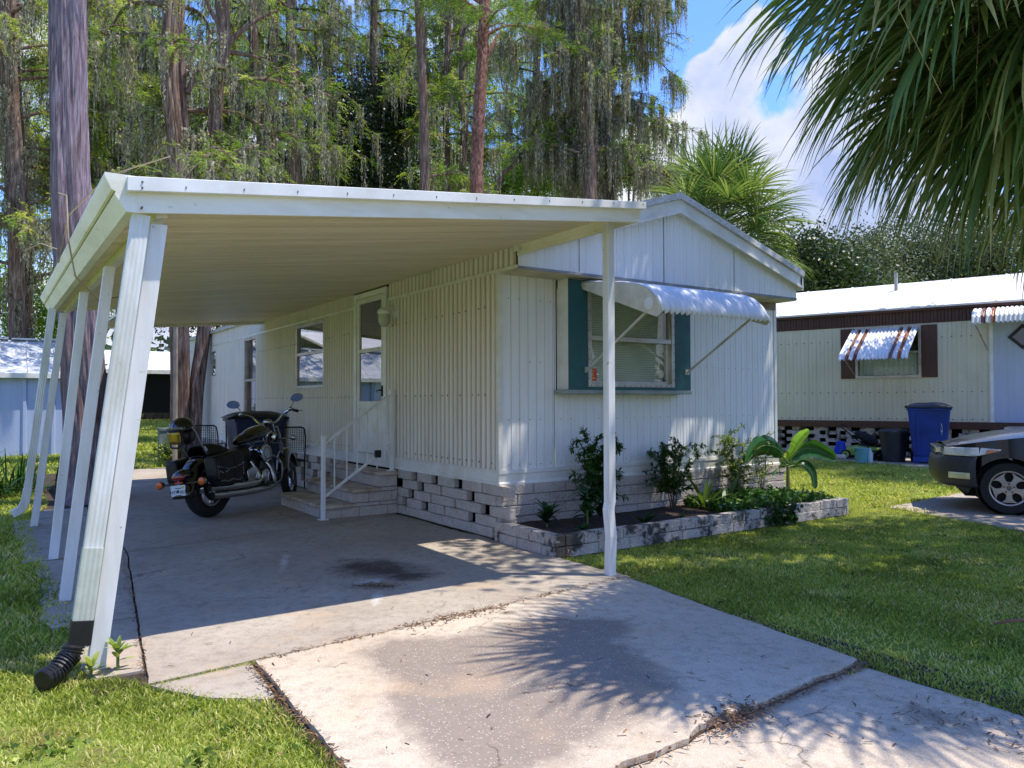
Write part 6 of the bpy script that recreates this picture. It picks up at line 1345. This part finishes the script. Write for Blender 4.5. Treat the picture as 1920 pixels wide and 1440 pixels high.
def house(name,label,x0,x1,y0,y1,zw,zr,wm,rm,feat=()):
    t=thing(name,label,'house',((x0+x1)/2,(y0+y1)/2,0)); b=MB(); b.box(x0,x1,y0,y1,-.1,zw); b.build('wall',wm,t)
    b=MB(); ym=(y0+y1)/2; b.prism([(x0-.4,y0-.5,zw),(x0-.4,ym,zr),(x0-.4,y1+.5,zw),(x0-.4,y1+.5,zw+.1),(x0-.4,ym,zr+.1),(x0-.4,y0-.5,zw+.1)],(x1-x0+.8,0,0)); b.build('roof',rm,t)
    for f_ in feat: m=MB(); m.box(*f_[1:]); m.build(f_[0],{'opening':DARK,'window':M('dark_glass',(52,56,64),.06,coat=1.),'trim':BRIGHT,'door':BROWN}[f_[0]],t)
    return t
house('distant_house','distant white roofed house with a dark carport opening seen left of the twin trunks',-.5,9,37.6,46,2.95,4.2,CREAM,RF,[('opening',.6,4.6,37.5,37.62,.4,2.9),('trim',-.5,9,37.05,37.12,2.85,3.05),('window',6,7.4,37.55,37.6,1.4,2.4)])
house('left_neighbour_home','cream home with a white metal roof mirrored in the side windows',-16,-8.,23,36,3.,4.6,CREAM,RF,[('window',-8.02,-7.97,25,27,1.1,2.4),('window',-14,-12.,22.95,23,1.1,2.4),('trim',-8.02,-7.96,23,36,2.85,3.0),('door',-8.03,-7.96,30,31,.1,2.2)])
# utility pedestal beside the twin trunks
pd=np.array(gd(306,850)); b=MB(); b.box(pd[0]-.12,pd[0]+.12,pd[1]-.1,pd[1]+.1,0,.62).box(pd[0]-.14,pd[0]+.14,pd[1]-.12,pd[1]+.12,.6,.68); tag(b.build('utility_box',M('utility_green_grey',(120,134,132),.5,col2=(104,116,114)),bevel=.01),'small green grey utility box beside the twin trunks','utility box')
# ---------------------------------------------------------------- plants
STEM=M('woody_stem',(96,84,66),.9,col2=(70,60,46)); GSTEM=M('green_stem',(110,130,60),.6,col2=(84,104,46))
SHR=leafmat('shrub_leaf',(22,46,20),(54,92,34),(110,146,60),.3,.4); SHL=leafmat('pale_shrub_leaf',(60,84,30),(112,138,52),(190,200,110),.35); BIGL=leafmat('broad_leaf',(18,44,22),(44,84,40),(96,130,66),.3,.35)
def blade(p,d,L,W,r,bend=.5,K=5,fold=.15):
    """one leaf as a bent folded strip: returns quads"""
    d=np.array(d,float); d/=np.linalg.norm(d); wv=np.cross(d,[0,0,1.]); n=np.linalg.norm(wv); wv=wv/n if n>1e-3 else np.array([1.,0,0]); Q=[];prev=None;p=np.array(p,float)
    for k in range(K+1):
        t=k/K; w_=W/2*max(.03,math.sin(math.pi*min(.98,t*.93+.05))**.8); nr=np.cross(wv,d); a,b_=p-wv*w_+nr*w_*fold,p+wv*w_+nr*w_*fold
        if prev is not None: Q.append([prev[0],prev[1],p.copy(),a]); Q.append([prev[1],prev[2],b_,p.copy()])
        prev=(a,p.copy(),b_); d=d+np.array([0,0,-bend/K]); d/=np.linalg.norm(d); wv=wv-d*(wv@d); wv/=np.linalg.norm(wv); p=p+d*L/K
    return Q
def shrub(name,label,loc,h,spread,nst,mat_,ls,dens,seed,tl=(0,.8),group=None,thin=.006):
    r=np.random.default_rng(seed); rr=random.Random(seed); t=thing(name,label,'plant',loc,group); b=MB(); Q=[];T=[]; loc=np.array(loc,float)
    for s in range(nst):
        a=rr.uniform(0,6.28); top=loc+np.array([math.cos(a)*spread*rr.uniform(.2,1),math.sin(a)*spread*rr.uniform(.1,.6),h*rr.uniform(.65,1.)]); C=curve([loc+r.normal(0,.015,3)*[1,1,0],loc*.6+top*.4+np.array([r.normal(0,.03),r.normal(0,.03),.05*h]),top],10); b.tube(list(C),[thin*(1.3-.09*k) for k in range(10)],5)
        tw=[C]
        for q in range(int(5+h*7)):
            k=rr.randint(3,9); a2=rr.uniform(0,6.28); l=spread*rr.uniform(.3,.85); e=C[k]+np.array([math.cos(a2)*l,math.sin(a2)*l*.7,rr.uniform(-.03,.12)]); D=curve([C[k],(C[k]+e)/2+[0,0,.02],e],6); b.tube(list(D),.002,4,cap=False); tw.append(D)
        for D in tw:
            st_=0 if D is not C else 4
            for q in range(int(dens*(len(D)))):
                f=rr.uniform(st_,len(D)-1.001); i=int(f); p=D[i]+(D[i+1]-D[i])*(f-i); d=r.normal(0,1,3)*[1,1,.55]+(D[-1]-D[0])/(np.linalg.norm(D[-1]-D[0])+1e-6)*.6; qq=blade(p,d,ls*r.uniform(.6,1.3),ls*.45*r.uniform(.8,1.2),r,.4,2); Q+=qq; T+=[np.clip(r.normal(sum(tl)/2,.22),0,1)]*len(qq)
    b.build('stems',STEM,t,smooth=True); quads('leaves',np.array(Q),mat_,t,np.array(T)); return t
G='shrubs in the block planter'
shrub('shrub','tallest dark leafy shrub directly behind the dented white post',(1.02,-.38,.14),.98,.36,6,SHR,.062,8,1,(.1,.85),G)
shrub('shrub','dark flat topped shrub second from the dented post',(2.1,-.30,.14),.86,.40,6,SHR,.052,8,2,(.1,.95),G)
shrub('shrub','airy pale green shrub left of the banana plant',(3.15,-.30,.14),.86,.34,7,SHL,.045,5,3,(.1,1),G,.004)
shrub('shrub','thin wiry pale shrub nearest the banana plant',(3.55,-.30,.14),.95,.24,6,SHL,.032,2.6,4,(.4,1),G,.003)
def rosette(name,label,loc,n,L,W,mat_,seed,el=(20,75),bend=.9,stem=.0,tl=(0,.7)):
    r=np.random.default_rng(seed); t=thing(name,label,'plant',loc,'leafy plants in the block planter'); Q=[];T=[]; b=MB()
    for k in range(n):
        a=k*2.4+r.normal(0,.2); e=R_(r.uniform(*el)); zz=stem*r.uniform(.3,1); p=np.array(loc,float)+[0,0,zz]; d=(math.cos(a)*math.cos(e),math.sin(a)*math.cos(e),math.sin(e)); q=blade(p,d,L*r.uniform(.6,1.1),W*r.uniform(.7,1.15),r,bend,6); Q+=q; T+=[np.clip(r.normal(sum(tl)/2,.22),0,1)]*len(q)
    if stem: b.tube([loc,(loc[0],loc[1],loc[2]+stem)],.008,6); b.build('stems',GSTEM,t)
    quads('leaves',np.array(Q),mat_,t,np.array(T)); return t
rosette('leafy_plant','low dark leafed plant at the left corner of the planter',(.28,-.40,.13),26,.20,.07,BIGL,1,stem=.16)
rosette('leafy_plant','paddle leafed plant left of the dented post',(.60,-.62,.13),36,.18,.085,BIGL,2,stem=.36,el=(0,70)); rosette('leafy_plant','second paddle leafed stem just left of the dented post',(.84,-.60,.13),34,.18,.085,BIGL,3,stem=.30,el=(0,70))
rosette('leafy_plant','small low rosette at the inner left end of the planter',(.40,-.80,.13),9,.12,.05,BIGL,4,stem=.03); rosette('leafy_plant','broad low leaves just right of the dented post',(1.25,-.72,.12),9,.24,.08,SHR,5,el=(5,50),bend=.7)
rosette('leafy_plant','tiny seedlings in the bare mulch',(1.75,-.75,.13),10,.09,.035,SHR,6,stem=.03)
rosette('leafy_plant','long arching pointed leaves in the middle of the planter',(2.42,-.46,.14),7,.52,.055,SHL,7,el=(45,80),bend=.8); rosette('leafy_plant','broad upright leaf cluster right of the arching leaves',(2.72,-.5,.14),9,.42,.10,BIGL,8,el=(35,75),bend=.7)
rosette('leafy_plant','heart leafed clump behind the ground cover',(2.95,-.62,.14),12,.26,.09,BIGL,9,el=(10,60),bend=.8,stem=.1)
r=np.random.default_rng(5); n=900; x=r.uniform(2.4,4.15,n); y=r.uniform(-.93,-.15,n); kp=(x-2.4)*.5+y>-1.25; x,y=x[kp],y[kp]; C=np.stack([x,y,.16+.10*r.uniform(0,1,len(x))*np.exp(-((x-3.2)/.8)**2)+.02],-1)
Q=rand_leaves(C,7,(.025,.025,.025),.06,.034,0,r); tag(quads('ground_cover',Q,SHR,tint=np.clip(r.normal(.55,.25,len(Q)),0,1)),'low bright leafy ground cover at the right end of the planter',None,None,'stuff')
# creeping plant spilling over the border
Q=rand_leaves(np.stack([r.normal(2.95,.12,60),r.uniform(-1.12,-.98,60),r.uniform(.02,.24,60)],-1),9,(.02,.015,.02),.05,.035,0,r); tag(quads('creeper',Q,SHR,tint=np.clip(r.normal(.35,.2,len(Q)),0,1)),'small creeper spilling over the middle of the block border','creeper')
MB().ball((4.0,-.62,.17),.016,10,8).build('pebble',BRIGHT,None,smooth=True); tag(bpy.data.objects['pebble'],'single white pebble at the right end of the planter bed','pebble')
# banana plant
bn=thing('banana_plant','young banana plant with broad ragged leaves at the right end of the planter','banana plant',(4.02,-.36,.14)); b0=np.array([4.02,-.36,.12]); BL=leafmat('banana_leaf',(20,56,22),(52,104,34),(150,196,50),.45,.35)
b=MB(); b.tube([b0,b0+[0,0,.2],b0+[0.0,0,.42]],[.028,.024,.018],10); b.build('stem',M('banana_stem',(130,128,62),.5,col2=(96,92,44),vs=12,stretch=(1,1,.3)),bn,smooth=True)
def bleaf(pts,W,tl,roll=0.,K=16,cup=.25,flip=1):
    C=curve(pts,K+1); Q=[];T=[];prev=None; r_=np.random.default_rng(int(W*1000)+len(pts)+int(abs(pts[-1][0]*100)))
    side=np.array([math.cos(roll),0,math.sin(roll)]) 
    for k in range(K+1):
        t=k/K; d=C[min(k+1,K)]-C[max(k-1,0)]; d/=np.linalg.norm(d); s=side-d*(side@d); s/=np.linalg.norm(s); nr=np.cross(s,d); w_=W/2*max(.02,math.sin(math.pi*(t*.9+.06))**.55)
        wl=w_*(1-.12*(r_.random()<.3)); wr=w_*(1-.12*(r_.random()<.3)); m1=C[k]-s*wl*.55-nr*abs(wl)*cup*.12; a=C[k]-s*wl-nr*wl*cup; m2=C[k]+s*wr*.55-nr*wr*cup*.12; b_=C[k]+s*wr-nr*wr*cup
        row=(a,m1,C[k].copy(),m2,b_)
        if prev is not None:
            for i in range(4): Q.append([prev[i],prev[i+1],row[i+1],row[i]]); T.append(tl+r_.normal(0,.05))
        prev=row
    # midrib
    mb=MB(); mb.tube(list(C),[.008*(1-.9*k/K)+.001 for k in range(K+1)],5); o=quads('leaf',np.array(Q),BL,bn,np.clip(T,0,1)); mb.build('midrib',GSTEM,o,smooth=True)
def bp_(px,py,y=-.36): return np.array(at(px,py,1,y))
b=MB()
for a_,c_ in (((1477,868),(1462,850)),((1477,868),(1482,858)),((1478,875),(1500,872)),((1477,872),(1466,872)),((1478,868),(1500,858))): b.tube([bp_(*a_),(bp_(*a_)+bp_(*c_))/2+[0,0,.01],bp_(*c_)],[.012,.009,.007],6)
b.build('petioles',GSTEM,bn,smooth=True)
bleaf([bp_(1478,865),bp_(1492,845,-.40),bp_(1503,828,-.42),bp_(1518,808,-.44)],.24,.98,.2,cup=.45)
bleaf([bp_(1470,853),bp_(1452,838,-.38),bp_(1425,838,-.42),bp_(1400,868,-.5)],.25,.42,1.25,cup=.5)
bleaf([bp_(1484,858),bp_(1505,843,-.32),bp_(1530,842,-.28),bp_(1566,860,-.24)],.23,.30,1.3,cup=.5)
bleaf([bp_(1486,876),bp_(1505,871,-.45),bp_(1522,888,-.5),bp_(1527,916,-.55)],.15,.12,.3,cup=.3)
bleaf([bp_(1474,874),bp_(1466,872,-.4),bp_(1458,880,-.44),bp_(1450,892,-.47)],.10,.35,.6,cup=.3)
# weeds at the slanted post and along the edges
rosette('weed','small leafy weed growing at the foot of the front slanted post',(-3.60,-1.99,.0),16,.09,.028,SHL,21,el=(20,85),bend=.4,stem=.12,tl=(.2,1.))
rosette('weed','weed tuft at the base of the black drain pipe',(-3.72,-2.0,.0),12,.08,.03,SHL,22,el=(20,80),bend=.5,stem=.05,tl=(.2,1.))
rosette('weed','broad weed in the grass below the dented post',(-.02,-1.55,-.01),12,.10,.03,SHL,24,el=(20,80),bend=.5,stem=.02,tl=(.3,1.))
# strappy bushes by the shed
for i,(x,y,h) in enumerate(((-3.75,7.5,.62),(-4.3,8.4,.75),(-4.15,6.9,.45))):
    r9=np.random.default_rng(60+i); Q=[];T=[]
    for k in range(130):
        a=r9.uniform(0,6.28); e=R_(r9.uniform(35,88)); p=(x+r9.normal(0,.14),y+r9.normal(0,.14),0.); q=blade(p,(math.cos(a)*math.cos(e),math.sin(a)*math.cos(e),math.sin(e)),h*r9.uniform(.6,1.15),.026,r9,1.3,5); Q+=q; T+=[np.clip(r9.normal(.35,.2),0,1)]*len(q)
    t=thing('strap_leaf_bush',('strappy green bush nearest the rear slanted post','tallest strappy green bush in front of the blue shed','low strappy bush at the left edge beside the white elbow')[i],'bush',(x,y,0),'strap leaved bushes by the shed'); quads('leaves',np.array(Q),SHR,t,np.array(T))
shrub('shrub','light green bush beside the twin trunks',(-1.0,11.6,0.),.5,.3,6,SHL,.06,4,40,(.2,1)); shrub('shrub','green bush behind the slanted posts near the lilac trunk',(-1.7,14.5,0.),1.3,.5,8,SHR,.09,4,41,(.2,1))

r=np.random.default_rng(3); Q=rand_leaves(LITQ,2,(.02,.02,.004),.035,.024,0,r); tag(quads('lawn_weeds',Q,SHL,tint=np.clip(r.normal(.35,.2,len(Q)),0,1)),'small broad leaved weeds scattered in the lawn',None,None,'stuff')
P_=[]
for _ in range(420):
    x=r.uniform(-.1,9); y=r.uniform(-5.,.5)
    if all(pip(np.array([x]),np.array([y]),pl)[0]<-.02 for pl in PAVE): P_.append((x,y,float(ground_h(x,y))+.035))
litter('fallen_leaves',P_,'dry leaf bits scattered over the front lawn',.016)
